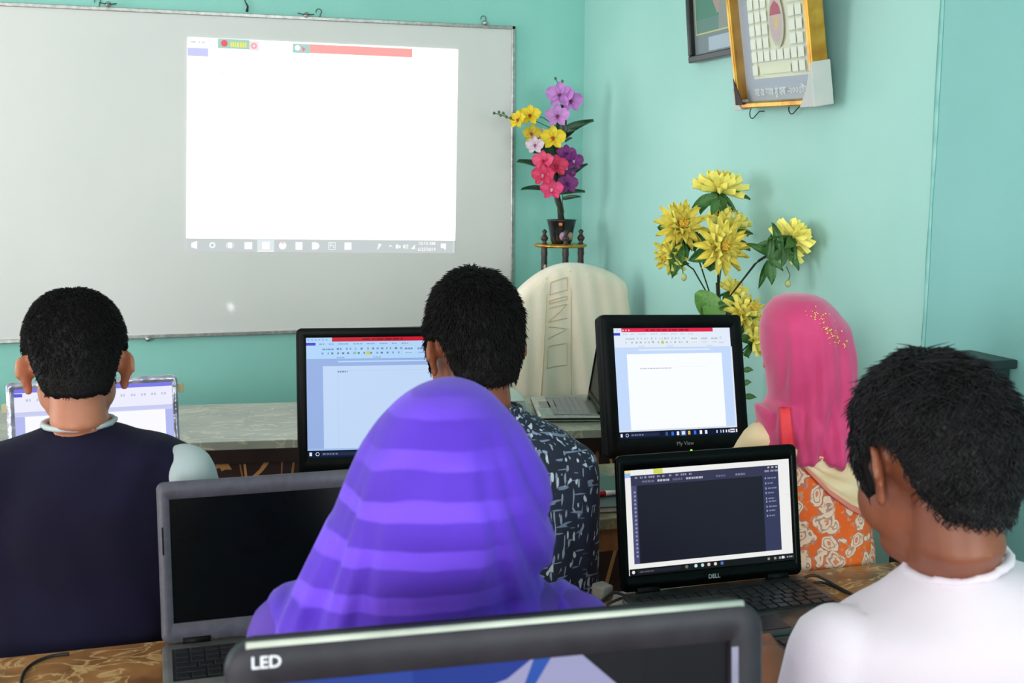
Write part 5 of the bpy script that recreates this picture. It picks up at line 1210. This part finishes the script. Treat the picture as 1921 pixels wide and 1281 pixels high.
def purfold(co, no):
    u = (co-pc) @ np.array(RH); t = np.clip((pc[2]-co[:, 2])/.24, 0, 1.5); z = co[:, 2]
    right = np.clip((u-.03)/.05, 0, 1); leftm = np.clip((-.05-u)/.04, 0, 1); mid = (1-right)*(1-leftm)
    s_ = u/np.maximum(.35+t*.8, .2)
    sh = lambda x: np.sign(np.sin(x))*np.abs(np.sin(x))**.6
    v = right*np.clip(t*1.6, 0, 1)*(.0046*sh(s_*170+t*.6)+.0016*np.sin(s_*360))
    v += leftm*np.clip(t*1.3, 0, 1)*(.0045*sh(s_*150-t*3)+.0015*np.sin(s_*330))
    v += .007*np.clip(t*1.5, 0, 1)*np.clip(1.2-t, 0, 1)*np.tanh((.042+.008*np.sin(z*40)-u)/.006)
    low = np.clip((t-.95)/.25, 0, 1)
    v += mid*low*.007*sh((z+u*u*3-u*.3)*190) + mid*(1-low)*np.clip(t*2, 0, 1)*.0016*np.sin((z+u*u*1.5)*2*math.pi/.052)
    return v
sm = folds(remeshed(sc_, .0055, 5), .006, 12, 7, 1, purfold)
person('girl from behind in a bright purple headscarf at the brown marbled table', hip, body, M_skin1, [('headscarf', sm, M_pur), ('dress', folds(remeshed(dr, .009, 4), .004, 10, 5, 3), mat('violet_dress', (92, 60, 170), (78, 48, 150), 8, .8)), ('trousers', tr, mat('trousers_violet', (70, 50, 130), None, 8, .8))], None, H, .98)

# --- young man in the white T-shirt
d = 1.37
rows = [(1046, 1730, 1872, .052, .06), (1058, 1714, 1915, .06, .07), (1075, 1698, 1970, .07, .082), (1100, 1670, 2010, .085, .095), (1120, 1648, 2040, .093, .105), (1140, 1608, 2066, .1, .112), (1162, 1570, 2088, .106, .118), (1192, 1540, 2104, .11, .12), (1240, 1526, 2110, .112, .122), (1320, 1522, 2112, .115, .122), (1500, 1550, 2090, .118, .12), (1750, 1575, 2060, .12, .12), (1900, 1580, 2055, .125, .12), (1960, 1610, 2025, .11, .105)]
hip = P(1818, 1940, upright(1940, 1046, d)); hip.z = .53
H = head_matrix(1756, 884, d, 38, 14, 0)
body, sh, tr = MB(), MB(), MB()
body.loft(pxloft(rows, d, .9, .012)); sh.loft(pxloft(rows, d, .9))
head_pieces(body, H, 1.05, P(1795, 1075, d)+FH*.025, .049)
for s, pS in ((-1, P(1572, 1225, d)), (1, P(2062, 1225, d))):
    E_ = pS+RH*(s*.02)+Vector((0, .03, -.24)); W_ = Vector((hip.x+s*.12, 1.40, .802)); arm(body, sh, pS, E_, W_, r=(.052, .045, .037, .029), sleeve=.7, side=s, tip=W_+V((-s*.03, .15, -.012)))
legs(body, tr, hip); tr.ell(hip, (.165, .12, .08))
M_tee = mat('white_cotton', (226, 216, 226), (220, 208, 220), 5, .85, sheen=.2, bump=.1, bscale=300)
col = MB(); rg = pxring(1052, 1706, 1884, d, .056, .064); rg = [p+Vector((0, 0, (p-P(1795, 1050, d)).dot(RH)*.24)) for p in rg]; col.tube(rg+[rg[0], rg[1]], .0085, 10)
hl5 = [(0, 26), (35, 22), (52, 6), (62, -14), (72, -24), (80, -6), (96, 6), (112, -2), (124, -22), (140, -34), (180, -38)]
person('young man from behind in a white T-shirt with wavy black hair', hip, body, M_skin1, [('shirt', folds(remeshed(sh, .008, 5), .006, 8, 4, 6), M_tee), ('collar', col, M_tee), ('trousers', tr, MATS['trousers_dark'])],
    (hair_mesh(H, 1.05, .087, .1, .103, .1, .15, c=(0, -.004, .034), hl=hl5, bump=.008, freq=26, nstr=13000, slen=.022, sw=.0010, lift=.28, wave=.36, seed=6, top=.006), M_hair2), H, 1.05)
